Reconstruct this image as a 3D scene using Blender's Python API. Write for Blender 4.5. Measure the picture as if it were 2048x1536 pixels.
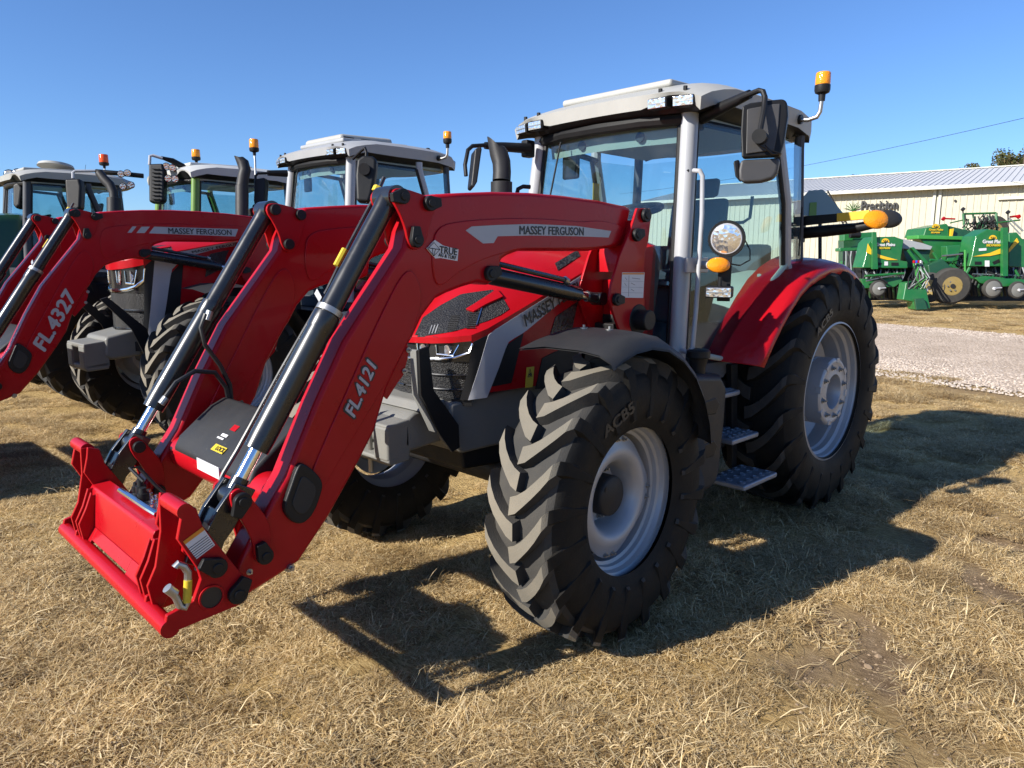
import bpy, bmesh, math, random
import numpy as np
from mathutils import Vector, Matrix
from mathutils.bvhtree import BVHTree
random.seed(7)
for o in list(bpy.data.objects): bpy.data.objects.remove(o)
SC = bpy.context.scene
COL = SC.collection
# ------------------------------------------------------------------ camera
CAM = Vector((5.1538, 2.917, 1.7238)); F = 1443.14
YAW, PITCH, ROLL = math.radians(225.285), math.radians(-9.5), math.radians(0.189)
fw = Vector((math.cos(PITCH)*math.cos(YAW), math.cos(PITCH)*math.sin(YAW), math.sin(PITCH)))
rt = fw.cross(Vector((0, 0, 1))).normalized(); up = rt.cross(fw)
rt, up = rt*math.cos(ROLL)+up*math.sin(ROLL), up*math.cos(ROLL)-rt*math.sin(ROLL)
cd = bpy.data.cameras.new('camera'); cam = bpy.data.objects.new('camera', cd); COL.objects.link(cam)
cam.matrix_world = Matrix(((rt.x, up.x, -fw.x, CAM.x), (rt.y, up.y, -fw.y, CAM.y), (rt.z, up.z, -fw.z, CAM.z), (0, 0, 0, 1)))
cd.sensor_width = 36; cd.lens = F/2048*36; cd.clip_end = 3000; cd.clip_start = .05
SC.camera = cam
# ------------------------------------------------------------------ sky, sun, exposure
SUNV = Vector((1.65, -.42, 1.0)).normalized()      # towards the sun
w = bpy.data.worlds.new('World'); SC.world = w; w.use_nodes = True
nt = w.node_tree; bg = nt.nodes['Background']
sky = nt.nodes.new('ShaderNodeTexSky'); sky.sky_type = 'NISHITA'; sky.sun_disc = False
sky.sun_elevation = math.asin(SUNV.z); sky.sun_rotation = math.atan2(SUNV.x, SUNV.y)
sky.altitude = 400; sky.air_density = 1.0; sky.dust_density = .15; sky.ozone_density = 5.0
tn = nt.nodes.new('ShaderNodeMix'); tn.data_type = 'RGBA'; tn.blend_type = 'MULTIPLY'; tn.inputs[0].default_value = 1; tn.inputs[7].default_value = (.78, .945, 1.18, 1)
nt.links.new(sky.outputs[0], tn.inputs[6]); nt.links.new(tn.outputs[2], bg.inputs[0]); bg.inputs[1].default_value = .077
sl = bpy.data.lights.new('sun', 'SUN'); sl.energy = 5.0; sl.angle = math.radians(.53); sl.color = (1, .945, .86)
so = bpy.data.objects.new('sun', sl); COL.objects.link(so)
so.rotation_euler = (-SUNV).to_track_quat('-Z', 'Y').to_euler(); so.location = (0, 0, 30)
vs = SC.view_settings; vs.view_transform = 'Standard'; vs.look = 'None'; vs.exposure = 0.92; vs.gamma = 1
SC.render.resolution_x = 1024; SC.render.resolution_y = 768
SC.render.engine = 'CYCLES'; SC.cycles.max_bounces = 8; SC.cycles.transparent_max_bounces = 24
# ------------------------------------------------------------------ pixel -> ray helpers
def ray(px, py): return rt*((px-1024)/F) - up*((py-768)/F) + fw
def Y(px, py, y): d = ray(px, py); return CAM + d*((y-CAM.y)/d.y)
def Z(px, py, z): d = ray(px, py); return CAM + d*((z-CAM.z)/d.z)
def X(px, py, x): d = ray(px, py); return CAM + d*((x-CAM.x)/d.x)
def D(px, py, dd): return CAM + ray(px, py)*dd
def XZ(pts, y): return [(lambda q: (q.x, q.z))(Y(a, b, y)) for a, b in pts]
# ------------------------------------------------------------------ materials
MAT = {}
def mat(name, base, rough=.5, metal=0, coat=0, var=.06, bump=0, bscale=200, spec=.5, dust=0, nscale=6):
    m = bpy.data.materials.new(name); m.use_nodes = True; t = m.node_tree; b = t.nodes['Principled BSDF']
    b.inputs['Metallic'].default_value = metal; b.inputs['Coat Weight'].default_value = coat
    b.inputs['Coat Roughness'].default_value = .06; b.inputs['Specular IOR Level'].default_value = spec
    tc = t.nodes.new('ShaderNodeTexCoord')
    n = t.nodes.new('ShaderNodeTexNoise'); n.inputs['Scale'].default_value = nscale; n.inputs['Detail'].default_value = 8; n.inputs['Roughness'].default_value = .65
    t.links.new(tc.outputs['Object'], n.inputs['Vector'])
    r = t.nodes.new('ShaderNodeMapRange'); r.inputs[1].default_value = .3; r.inputs[2].default_value = .7
    r.inputs[3].default_value = max(.02, rough-var); r.inputs[4].default_value = min(1, rough+var*1.6)
    t.links.new(n.outputs[0], r.inputs[0]); t.links.new(r.outputs[0], b.inputs['Roughness'])
    mx = t.nodes.new('ShaderNodeMix'); mx.data_type = 'RGBA'
    a = [c*.9 for c in base]; c2 = [min(1, c*1.1+.002) for c in base]
    mx.inputs[6].default_value = (*a, 1); mx.inputs[7].default_value = (*c2, 1)
    t.links.new(n.outputs[0], mx.inputs[0]); out = mx.outputs[2]
    if dust:
        n2 = t.nodes.new('ShaderNodeTexNoise'); n2.inputs['Scale'].default_value = 2.3; n2.inputs['Detail'].default_value = 10; n2.inputs['Roughness'].default_value = .7
        t.links.new(tc.outputs['Object'], n2.inputs['Vector'])
        r2 = t.nodes.new('ShaderNodeMapRange'); r2.inputs[1].default_value = .42; r2.inputs[2].default_value = .8; r2.inputs[4].default_value = dust
        t.links.new(n2.outputs[0], r2.inputs[0])
        m2 = t.nodes.new('ShaderNodeMix'); m2.data_type = 'RGBA'; m2.inputs[7].default_value = (.30, .25, .18, 1)
        t.links.new(r2.outputs[0], m2.inputs[0]); t.links.new(out, m2.inputs[6]); out = m2.outputs[2]
    t.links.new(out, b.inputs['Base Color'])
    if bump:
        nb = t.nodes.new('ShaderNodeTexNoise'); nb.inputs['Scale'].default_value = bscale; nb.inputs['Detail'].default_value = 4
        t.links.new(tc.outputs['Object'], nb.inputs['Vector'])
        bp = t.nodes.new('ShaderNodeBump'); bp.inputs['Strength'].default_value = bump; bp.inputs['Distance'].default_value = .004
        t.links.new(nb.outputs[0], bp.inputs['Height']); t.links.new(bp.outputs[0], b.inputs['Normal'])
    MAT[name] = m
    return m
mat('red', (.335, .003, .008), .30, coat=.14, var=.05, dust=.008, spec=.16, bump=.04, bscale=9)
mat('red_flat', (.32, .004, .008), .36, coat=.06, dust=.01, spec=.14)
mat('black_paint', (.007, .008, .010), .26, coat=.35, dust=.03)
mat('black_plastic', (.009, .0092, .010), .45, spec=.25, bump=.15, bscale=400, dust=.018)
mat('dark_plastic', (.018, .0185, .020), .5, spec=.3, bump=.2, bscale=300, dust=.05)
mat('charcoal', (0.15, 0.1522, 0.144), .55, bump=.25, bscale=120, dust=.22)
mat('grey_cab', (0.33, 0.3366, 0.3498), .38, coat=.2, dust=.05)
mat('roof', (.315, .315, .295), .5, bump=.05, dust=.10)
mat('roof_white', (0.4356, 0.4422, 0.429), .42, dust=.06)
mat('roof_grey', (0.288, 0.296, 0.304), .45, dust=.06)
mat('chrome', (.75, .76, .78), .12, metal=1, var=.04)
mat('steel', (0.36, 0.36, 0.352), .38, metal=.9, dust=.1)
mat('rim', (.36, .375, .40), .42, metal=.35, dust=.16)
mat('rubber', (.0075, .0073, .007), .62, bump=.3, bscale=90, dust=.05, spec=.15)
mat('rubber_face', (.040, .039, .037), .8, bump=.4, bscale=160, dust=.12, spec=.15)
mat('rubber_worn', (.13, .118, .094), .9, bump=.5, bscale=220, dust=.35)
mat('silver_decal', (0.3384, 0.3456, 0.3744), .35)
mat('white_decal', (0.5616, 0.5616, 0.576), .4)
mat('black_decal', (.01, .01, .011), .45)
mat('outline_decal', (.015, .015, .015), .5)
mat('yellow', (0.546, 0.392, 0.021), .45)
mat('yellow_tape', (0.6375, 0.39, 0.015), .4)
mat('orange_decal', (0.6, 0.21, 0.015), .45)
mat('green_paint', (0.00864, 0.1188, 0.0252), .36, coat=.3, dust=.10)
mat('green_dark', (.010, .060, .022), .36, coat=.4, dust=.05)
mat('green_pillar', (0.12, 0.225, 0.0375), .4)
mat('green_bright', (0.0375, 0.225, 0.0375), .4, dust=.05)
mat('rim_yellow', (.24, .17, .05), .5, dust=.3)
mat('blue', (.01, .04, .55), .4)
mat('seat', (.03, .035, .05), .8)
mat('cab_trim', (0.336, 0.368, 0.32), .7)
mat('cab_dark', (.05, .055, .065), .7)
mat('teal_plate', (0.165, 0.255, 0.285), .5)
mat('step', (0.24, 0.258, 0.3), .45, metal=.5, dust=.15)
mat('red_light', (.5, .03, .01), .2)
mat('wall_cream', (.42, .395, .30), .55, dust=.08)
mat('wall_trim', (0.4624, 0.4556, 0.3944), .5)
mat('roof_metal', (.50, .50, .50), .5, metal=.05, dust=.05)
mat('bark', (0.08, 0.06, 0.04), .9, bump=.6, bscale=30)
mat('leaf', (0.0675, 0.0765, 0.0225), .7)
mat('leaf_brown', (0.104, 0.08, 0.028), .7)
mat('mirror_grey', (.045, .044, .045), .55, bump=.2, bscale=300, dust=.06)
mat('hose', (.010, .010, .011), .45)
mat('hose_grey', (.22, .24, .24), .5)
def nodes(m): return m.node_tree.nodes, m.node_tree.links
def glass(name, tint, refl=1.0, rough=.02):
    m = bpy.data.materials.new(name); m.use_nodes = True; n, l = nodes(m); n.clear()
    o = n.new('ShaderNodeOutputMaterial'); tr = n.new('ShaderNodeBsdfTransparent'); g = n.new('ShaderNodeBsdfGlossy')
    tr.inputs[0].default_value = (*tint, 1); g.inputs['Roughness'].default_value = rough; g.inputs[0].default_value = (.9, .95, 1, 1)
    fr = n.new('ShaderNodeLayerWeight'); fr.inputs[0].default_value = .5
    pw = n.new('ShaderNodeMath'); pw.operation = 'POWER'; pw.inputs[1].default_value = 4.5; l.new(fr.outputs['Facing'], pw.inputs[0])
    mu = n.new('ShaderNodeMath'); mu.operation = 'MULTIPLY_ADD'; mu.inputs[1].default_value = .8*refl; mu.inputs[2].default_value = .035*refl
    l.new(pw.outputs[0], mu.inputs[0]); mx = n.new('ShaderNodeMixShader'); l.new(mu.outputs[0], mx.inputs[0])
    l.new(tr.outputs[0], mx.inputs[1]); l.new(g.outputs[0], mx.inputs[2])
    tc = n.new('ShaderNodeTexCoord'); nz = n.new('ShaderNodeTexNoise'); nz.inputs['Scale'].default_value = 3.5; nz.inputs['Detail'].default_value = 12; nz.inputs['Roughness'].default_value = .75; l.new(tc.outputs['Object'], nz.inputs['Vector'])
    mr = n.new('ShaderNodeMapRange'); mr.inputs[1].default_value = .45; mr.inputs[2].default_value = .75; mr.inputs[4].default_value = .045; l.new(nz.outputs[0], mr.inputs[0])
    df = n.new('ShaderNodeBsdfDiffuse'); df.inputs[0].default_value = (.45, .44, .42, 1); m2 = n.new('ShaderNodeMixShader'); l.new(mr.outputs[0], m2.inputs[0]); l.new(mx.outputs[0], m2.inputs[1]); l.new(df.outputs[0], m2.inputs[2]); l.new(m2.outputs[0], o.inputs[0])
    MAT[name] = m
glass('glass', (.77, .865, .88)); glass('glass_dark', (.70, .83, .86)); glass('glass_lens', (.93, .95, .97))
def lamp_mat(name, base, rough, trans, bscale, strength):
    m = mat(name, base, rough, var=.02); b = m.node_tree.nodes['Principled BSDF']; n, l = nodes(m)
    b.inputs['Transmission Weight'].default_value = trans
    tc = n.new('ShaderNodeTexCoord'); v = n.new('ShaderNodeTexVoronoi'); v.inputs['Scale'].default_value = bscale
    l.new(tc.outputs['Object'], v.inputs['Vector']); bp = n.new('ShaderNodeBump'); bp.inputs['Strength'].default_value = strength; bp.inputs['Distance'].default_value = .01
    l.new(v.outputs[0], bp.inputs['Height']); l.new(bp.outputs[0], b.inputs['Normal'])
lamp_mat('amber', (.95, .33, .01), .12, .25, 120, .2)
lamp_mat('amber_red', (.85, .10, .01), .12, .25, 160, .2)
lamp_mat('reflector', (.80, .80, .82), .18, 0, 45, .28)
MAT['reflector'].node_tree.nodes['Principled BSDF'].inputs['Metallic'].default_value = .9
def mesh_grille(name, scale, dark, light):
    m = mat(name, dark, .45, coat=.2); n, l = nodes(m); b = n['Principled BSDF']
    tc = n.new('ShaderNodeTexCoord'); v = n.new('ShaderNodeTexVoronoi'); v.inputs['Scale'].default_value = scale; v.feature = 'F1'
    l.new(tc.outputs['Object'], v.inputs['Vector'])
    mr = n.new('ShaderNodeMapRange'); mr.inputs[1].default_value = .35; mr.inputs[2].default_value = .62; l.new(v.outputs['Distance'], mr.inputs[0])
    mx = n.new('ShaderNodeMix'); mx.data_type = 'RGBA'; mx.inputs[6].default_value = (*dark, 1); mx.inputs[7].default_value = (*light, 1)
    l.new(mr.outputs[0], mx.inputs[0]); l.new(mx.outputs[2], b.inputs['Base Color'])
    bp = n.new('ShaderNodeBump'); bp.inputs['Strength'].default_value = .8; bp.inputs['Distance'].default_value = .004
    l.new(mr.outputs[0], bp.inputs['Height']); l.new(bp.outputs[0], b.inputs['Normal'])
mesh_grille('grille', 150, (.005, .005, .006), (.018, .018, .018))
mesh_grille('hexmesh', 55, (.003, .003, .004), (.02, .02, .022))
# ------------------------------------------------------------------ mesh builder
class MB:
    def __init__(s): s.v = []; s.f = []; s.m = []
    def add(s, vs, fs, mi=0):
        k = len(s.v); s.v += [tuple(p) for p in vs]; s.f += [tuple(i+k for i in f) for f in fs]; s.m += [mi]*len(fs); return s
    def prism(s, pts, vec, mi=0):
        n = len(pts); vec = Vector(vec); a = [Vector(p) for p in pts]
        return s.add(a+[p+vec for p in a], [tuple(range(n)), tuple(range(2*n-1, n-1, -1))]+[(i, (i+1) % n, n+(i+1) % n, n+i) for i in range(n)], mi)
    def py(s, xz, y0, y1, mi=0): return s.prism([(x, y0, z) for x, z in xz], (0, y1-y0, 0), mi)
    def pxp(s, px, y0, y1, ref=None, mi=0): return s.py(XZ(px, max(y0, y1) if ref is None else ref), y0, y1, mi)
    def box(s, c, d, R=None, mi=0):
        c = Vector(c); vs = []
        for i in (-.5, .5):
            for j in (-.5, .5):
                for k in (-.5, .5):
                    p = Vector((i*d[0], j*d[1], k*d[2])); vs.append(c+(R @ p if R else p))
        return s.add(vs, [(0, 1, 3, 2), (4, 6, 7, 5), (0, 4, 5, 1), (2, 3, 7, 6), (0, 2, 6, 4), (1, 5, 7, 3)], mi)
    def tube(s, path, r, n=10, caps=True, mi=0, flat=1):
        P = [Vector(p) for p in path]; m = len(P); rs = r if isinstance(r, (list, tuple)) else [r]*m
        T = [((P[min(i+1, m-1)]-P[max(i-1, 0)]).normalized()) for i in range(m)]
        a = Vector((0, 0, 1)) if abs(T[0].z) < .9 else Vector((1, 0, 0)); u = T[0].cross(a).normalized(); vs = []; fs = []
        for i in range(m):
            u = (u-T[i]*u.dot(T[i])).normalized(); v = T[i].cross(u)
            for k in range(n):
                t = 2*math.pi*k/n; vs.append(P[i]+(u*math.cos(t)+v*math.sin(t)*flat)*rs[i])
        for i in range(m-1):
            for k in range(n): fs.append((i*n+k, i*n+(k+1) % n, (i+1)*n+(k+1) % n, (i+1)*n+k))
        if caps: fs += [tuple(range(n-1, -1, -1)), tuple(range((m-1)*n, m*n))]
        return s.add(vs, fs, mi)
    def cyl(s, p0, p1, r, n=20, r2=None, mi=0): return s.tube([p0, p1], [r, r if r2 is None else r2], n, mi=mi)
    def lathe(s, prof, o=(0, 0, 0), n=48, mod=None, axis='y', mi=0, a0=0, a1=2*math.pi):
        o = Vector(o); vs = []; fs = []; m = len(prof); full = abs(a1-a0-2*math.pi) < 1e-6; nn = n if full else n+1
        for k in range(nn):
            t = a0+(a1-a0)*k/n
            for i, (r, h) in enumerate(prof):
                rr = r*(mod(i, t) if mod else 1)
                if axis == 'y': p = Vector((rr*math.sin(t), h, rr*math.cos(t)))
                elif axis == 'z': p = Vector((rr*math.sin(t), rr*math.cos(t), h))
                else: p = Vector((h, rr*math.sin(t), rr*math.cos(t)))
                vs.append(o+p)
        for k in range(n):
            k2 = (k+1) % nn
            for i in range(m-1): fs.append((k*m+i, k*m+i+1, k2*m+i+1, k2*m+i))
        return s.add(vs, fs, mi)
    def grid(s, rows, mi=0):
        n = len(rows[0]); vs = [p for r in rows for p in r]
        return s.add(vs, [(i*n+j, i*n+j+1, (i+1)*n+j+1, (i+1)*n+j) for i in range(len(rows)-1) for j in range(n-1)], mi)
    def slab(s, pts, nrm, th, mi=0): return s.prism(pts, Vector(nrm).normalized()*th, mi)
XF = Matrix.Identity(4)
def chaikin(p, n=2):
    for _ in range(n):
        q = []
        for a, b in zip(p, p[1:]+p[:1]): q += [(a[0]*.75+b[0]*.25, a[1]*.75+b[1]*.25), (a[0]*.25+b[0]*.75, a[1]*.25+b[1]*.75)]
        p = q
    return p
ZW = None
def setxf(m=None, zw=None):
    global XF, ZW
    ZW = zw
    XF = m if m is not None else Matrix.Identity(4)
MIR = Matrix.Scale(-1, 4, (0, 1, 0))
def fin(o, parent):
    COL.objects.link(o)
    if parent is not None: o.parent = parent
    return o
def obj(name, mb, mats, parent=None, bevel=0, smooth=35, seg=2, label=None, recalc=True):
    me = bpy.data.meshes.new(name); co_ = [XF @ Vector(p) for p in mb.v]
    if ZW: co_ = [Vector((q.x, q.y, ZW(q.z))) for q in co_]
    me.from_pydata(co_, [], mb.f)
    if isinstance(mats, str): mats = [mats]
    for m in mats: me.materials.append(MAT[m])
    if len(mats) > 1: me.polygons.foreach_set('material_index', mb.m)
    if recalc:
        bm = bmesh.new(); bm.from_mesh(me); bmesh.ops.recalc_face_normals(bm, faces=bm.faces); bm.to_mesh(me); bm.free()
    if smooth:
        me.polygons.foreach_set('use_smooth', [True]*len(me.polygons)); me.set_sharp_from_angle(angle=math.radians(smooth))
    me.update(); o = bpy.data.objects.new(name, me)
    if bevel:
        b = o.modifiers.new('bevel', 'BEVEL'); b.width = bevel; b.segments = seg; b.limit_method = 'ANGLE'; b.angle_limit = math.radians(40); b.harden_normals = True
    if label: o['label'] = label
    return fin(o, parent)
def empty(name, parent=None, loc=(0, 0, 0), rz=0, label=None, cat=None, group=None):
    o = bpy.data.objects.new(name, None); o.location = loc; o.rotation_euler = (0, 0, rz); o.empty_display_size = .2
    tag(o, label, cat, group); return fin(o, parent)
def tag(o, label=None, cat=None, group=None, kind=None):
    for k, v in (('label', label), ('category', cat), ('group', group), ('kind', kind)):
        if v: o[k] = v
    return o
def text(name, s, a, b, h, m, parent, n=Vector((0, 1, 0)), bold=0., shear=0., ex=.0012, fit=True, off=0.):
    """lettering whose middle line runs from a to b, cap height h"""
    cu = bpy.data.curves.new('t', 'FONT'); cu.body = s; cu.align_x = 'CENTER'; cu.size = 1; cu.shear = shear; cu.extrude = .02; cu.resolution_u = 3
    to = bpy.data.objects.new('t', cu); me = bpy.data.meshes.new_from_object(to); bpy.data.objects.remove(to); bpy.data.curves.remove(cu)
    co = np.array([v.co[:] for v in me.vertices]); lo, hi = co.min(0), co.max(0)
    a = Vector(a); b = Vector(b); ex_ = (b-a).normalized(); n = Vector(n).normalized(); u = n.cross(ex_)
    c = (a+b)/2; sx = (b-a).length/(hi[0]-lo[0]); sz = h/(hi[1]-lo[1])
    if not fit: sx = sz
    mb = MB(); mid = (lo+hi)/2
    fc = [tuple(q.vertices) for q in me.polygons]; bpy.data.meshes.remove(me)
    for k, (bx, by) in enumerate(((0, 0), (1, 0), (-1, 0), (0, 1), (0, -1)) if bold else ((0, 0),)):
        mb.add([c+ex_*((p[0]-mid[0]+bx*bold*1.3)*sx)+u*((p[1]-mid[1]+by*bold)*sz)+n*(off+k*.00012+(ex if p[2] > 0 else 0)) for p in co], fc)
    return obj(name, mb, m, parent, smooth=0)
def copy_tree(o, parent=None):
    c = o.copy(); COL.objects.link(c); c.parent = parent
    for ch in list(o.children): copy_tree(ch, c)
    return c
# ------------------------------------------------------------------ wheels
def tyre_mb(R, wd, rr, N, lug=.045, k=.27, lw=.05, seg=64):
    mb = MB(); Rb = R-lug; H = Rb-rr
    prof = [(rr-.01, -.40*wd), (rr+.03, -.455*wd), (rr+.30*H, -.49*wd), (rr+.55*H, -.50*wd), (rr+.80*H, -.475*wd), (Rb-.025, -.43*wd), (Rb-.006, -.36*wd), (Rb, -.2*wd), (Rb+.003, 0)]
    prof += [(r, -h) for r, h in prof[-2::-1]]
    mb.lathe(prof, n=seg); np_ = len(prof)-1
    mb.m = [0 if 5 <= (i % np_) < np_-5 else 2 for i in range(len(mb.f))]
    st = [(-.035, 0, 0), (.06, .10, 0), (.16, .27, 0), (.26, .46, 0), (.35, .66, .004), (.42, .86, .010), (.462, .97, .030), (.487, 1.02, .075), (.497, 1.02, .13)]
    def pos(a, r, y): return (r*math.sin(a), y, r*math.cos(a))
    for s in (-1, 1):
        for i in range(N):
            a0 = 2*math.pi*(i+(.5 if s < 0 else 0))/N+.5*k; vs = []; fs = []; ms = []
            for j, (yy, t, dr) in enumerate(st):
                y = s*yy*wd; al = a0-k*(t**1.15); top = R-dr*1.0; base = Rb-.02-dr*1.6
                wv = (1.15 if j < 2 else 1.0)*(1.0 if j < 6 else (.92 if j < 8 else .5)); ht = lw*.62*wv/R; hb = lw*.85*wv/R
                if j >= 7: top = R-dr*1.0; y += s*.004
                if j == 8: top = base+.012
                vs += [pos(al-hb, base, y-s*(.0 if j < 6 else .012)), pos(al-ht, top, y), pos(al+ht, top, y), pos(al+hb, base, y-s*(.0 if j < 6 else .012))]
            m = len(st)
            for j in range(m-1):
                b = j*4
                fs += [(b, b+1, b+5, b+4)]; ms.append(0 if j < 6 else 2)
                fs += [(b+1, b+2, b+6, b+5)]; ms.append(1 if j < 6 else 2)
                fs += [(b+2, b+3, b+7, b+6)]; ms.append(0 if j < 6 else 2)
            fs += [(0, 3, 2, 1), tuple(4*(m-1)+q for q in (0, 1, 2, 3))]; ms += [0, 0]
            kk = len(mb.v); mb.v += vs; mb.f += [tuple(q+kk for q in f) for f in fs]; mb.m += ms
    for s in (-1, 1):
        for i in range(N*4):
            a = 2*math.pi*(i+.3)/(N*4); r0 = Rb-.035 if i % 4 else Rb-.075; y0 = s*wd*(.452 if i % 4 else .478); c = Vector(pos(a, r0, y0)); e = c+Vector((0, s*.016, .004)); kk = len(mb.v)
            mb.v += [tuple(c+Vector((.0012, 0, 0))), tuple(c-Vector((.0012, 0, 0))), tuple(e)]; mb.f.append((kk, kk+1, kk+2)); mb.m.append(0)
    return mb
def nut(mb, c, ax, r, h, n=6):
    c = Vector(c); ax = Vector(ax); mb.cyl(c, c+ax*h, r, n); mb.cyl(c+ax*h, c+ax*(h+.012), r*.5, 8); mb.cyl(c, c+ax*.006, r*1.45, 12)
WCACHE = {}
def wheel(root, c, side, kind, steer=0, R=None, rimmat='rim', worn=True):
    """kind 'small' / 'large'; c = centre, side = +1 left, -1 right"""
    e = empty('wheel', root, c, steer)
    key = (kind, side, R, rimmat, worn)
    if key in WCACHE:
        for ch in WCACHE[key].children:
            k = ch.copy(); COL.objects.link(k); k.parent = e
        return e
    WCACHE[key] = e
    old = XF.copy(); setxf(MIR if side < 0 else Matrix.Identity(4))
    wm = 'rubber_worn' if worn else 'rubber_face'
    if kind == 'small':
        R = R or .665; s = R/.665; fr = .358*s; wd = .365*s
        obj('tyre', tyre_mb(R, wd, fr-.006, 20, lug=.05, k=.31, lw=.053), ['rubber_face', wm, 'rubber'], e, smooth=30)
        mb = MB(); f = s
        mb.lathe([(.352*f, .121*f), (.364*f, .117*f), (.364*f, .108*f), (.352*f, .106*f), (.342*f, .100*f), (.334*f, .078*f), (.322*f, .070*f), (.318*f, .050*f), (.303*f, .044*f), (.298*f, -.02*f), (.31*f, -.07*f), (.345*f, -.10*f), (.364*f, -.118*f)], n=72)
        rim = obj('rim', mb, rimmat, e, smooth=22)
        mb = MB()
        def mod(i, t): return 1+(.055 if i == 0 else .03 if i == 1 else 0)*math.cos(4*t+.5)
        mb.lathe([(.275*f, .040*f), (.258*f, .046*f), (.235*f, .058*f), (.21*f, .066*f), (.185*f, .056*f), (.165*f, .030*f), (.150*f, -.02*f), (.140*f, -.062*f), (.095*f, -.066*f)], n=96, mod=mod)
        mb.lathe([(.095*f, -.075*f), (.150*f, -.070*f), (.21*f, .054*f), (.258*f, .036*f), (.275*f, .032*f)], n=96, mod=lambda i, t: 1+(.055 if i == 4 else .03 if i == 3 else 0)*math.cos(4*t+.5))
        obj('wheel_disc', mb, rimmat, e, smooth=50)
        mb = MB(); mb.lathe([(.0, .035*f), (.086*f, .035*f), (.094*f, .029*f), (.097*f, .017*f), (.097*f, -.15*f), (.0, -.15*f)], n=40); mb.cyl((.055*f, .035*f, .045*f), (.055*f, .039*f, .045*f), .012, 12)
        obj('hub_cap', mb, 'dark_plastic', e, smooth=40)
        for i in range(8):
            t = 2*math.pi*(i+.3)/8; mb = MB(); nut(mb, (.122*f*math.sin(t), -.065*f, .122*f*math.cos(t)), (0, 1, 0), .013, .02); obj('wheel_nut', mb, 'steel', e, smooth=20)
        for i in range(4):
            for d in (-.10, .10):
                t = (2*math.pi*i-.5)/4+d; mb = MB(); nut(mb, (.272*f*math.sin(t), .042*f, .272*f*math.cos(t)), (0, 1, 0), .010, .012); obj('rim_bolt', mb, 'steel', e, smooth=20)
    else:
        R = R or .852; s = R/.852; fr = .489*s; wd = .50*s; f = s; hw = .215*s
        obj('tyre', tyre_mb(R, wd, fr-.006, 21, lug=.048, k=.30, lw=.058, seg=80), ['rubber', 'rubber_face', 'rubber'], e, smooth=30)  # voids between lugs use the darkest rubber, their shade put into the colour
        mb = MB()
        mb.lathe([(.482*f, hw+.004), (.494*f, hw), (.494*f, hw-.012), (.478*f, hw-.018), (.468*f, hw-.03), (.46*f, hw-.06), (.442*f, hw-.075), (.436*f, hw-.11), (.425*f, hw-.125), (.42*f, -.02), (.43*f, -.12), (.47*f, -.17), (.494*f, -hw)], n=84)
        rim = obj('rim', mb, rimmat, e, smooth=22)
        mb = MB(); mb.lathe([(.425*f, -.01), (.40*f, .0), (.33*f, -.05), (.25*f, -.07), (.0, -.07)], n=72, mod=lambda i, t: 1+(.04 if i == 0 else 0)*math.cos(4*t))
        obj('wheel_disc', mb, rimmat, e, smooth=50)
        mb = MB(); mb.lathe([(.235*f, -.07), (.238*f, .09), (.232*f, .094), (.232*f, .098), (.238*f, .102), (.238*f, .205), (.228*f, .215), (.21*f, .217), (.20*f, .212), (.155*f, .212), (.125*f, .216), (.120*f, .208), (.118*f, .05), (.0, .05)], n=72)
        obj('hub', mb, rimmat, e, smooth=40)
        for i in range(8):
            t = 2*math.pi*(i+.3)/8; mb = MB(); nut(mb, (.178*f*math.sin(t), .212, .178*f*math.cos(t)), (0, 1, 0), .014, .018); obj('wheel_nut', mb, 'steel', e, smooth=20)
        for i in range(8):
            t = 2*math.pi*(i+.8)/8; mb = MB(); mb.box((.222*f*math.sin(t), .20, .222*f*math.cos(t)), (.05, .04, .036), Matrix.Rotation(t, 3, 'Y')); obj('hub_lug', mb, rimmat, e, bevel=.004)
    setxf(old)
    return e
# ------------------------------------------------------------------ front loader (parts of the tractor, left arm traced on its outer face)
A0, A1 = .574, .454
def cap(root, px, y, r=.032, ang=0, drop=True, q=None, name='pin_cap'):
    c = Y(*px, y) if q is None else Vector(q); mb = MB(); pts = []
    for i in range(20):
        t = 2*math.pi*i/20; pts.append((r*math.cos(t), r*math.sin(t)))
    if drop:
        pts = [(r*math.cos(t), r*math.sin(t)) for t in [math.radians(60+i*20) for i in range(13)]]+[(r*1.75, -r*.55), (r*1.75, r*.55)][::1]
    ca, sa = math.cos(ang), math.sin(ang)
    mb.py([(c.x+a*ca-b*sa, c.z+a*sa+b*ca) for a, b in pts], c.y, c.y+.022)
    mb.cyl((c.x, c.y+.02, c.z), (c.x, c.y+.028, c.z), r*.55, 16)
    return obj(name, mb, 'black_plastic', root, bevel=.004)
ARM = [(808, 495), (815, 462), (830, 425), (870, 388), (927, 385), (986, 383), (1062, 385), (1130, 391), (1197, 400), (1253, 412), (1264, 417), (1252, 470), (1242, 493), (1179, 502), (1085, 502), (1040, 502), (1017, 511), (1004, 520), (999, 558), (978, 570), (955, 566), (927, 574), (894, 587), (873, 598), (847, 633), (828, 674), (819, 689), (800, 727), (776, 778), (751, 863), (720, 924), (659, 1035), (600, 1124), (555, 1155), (497, 1192), (473, 1210), (452, 1198), (452, 1172), (505, 1075), (548, 998), (573, 953), (632, 806), (688, 684)]
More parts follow.
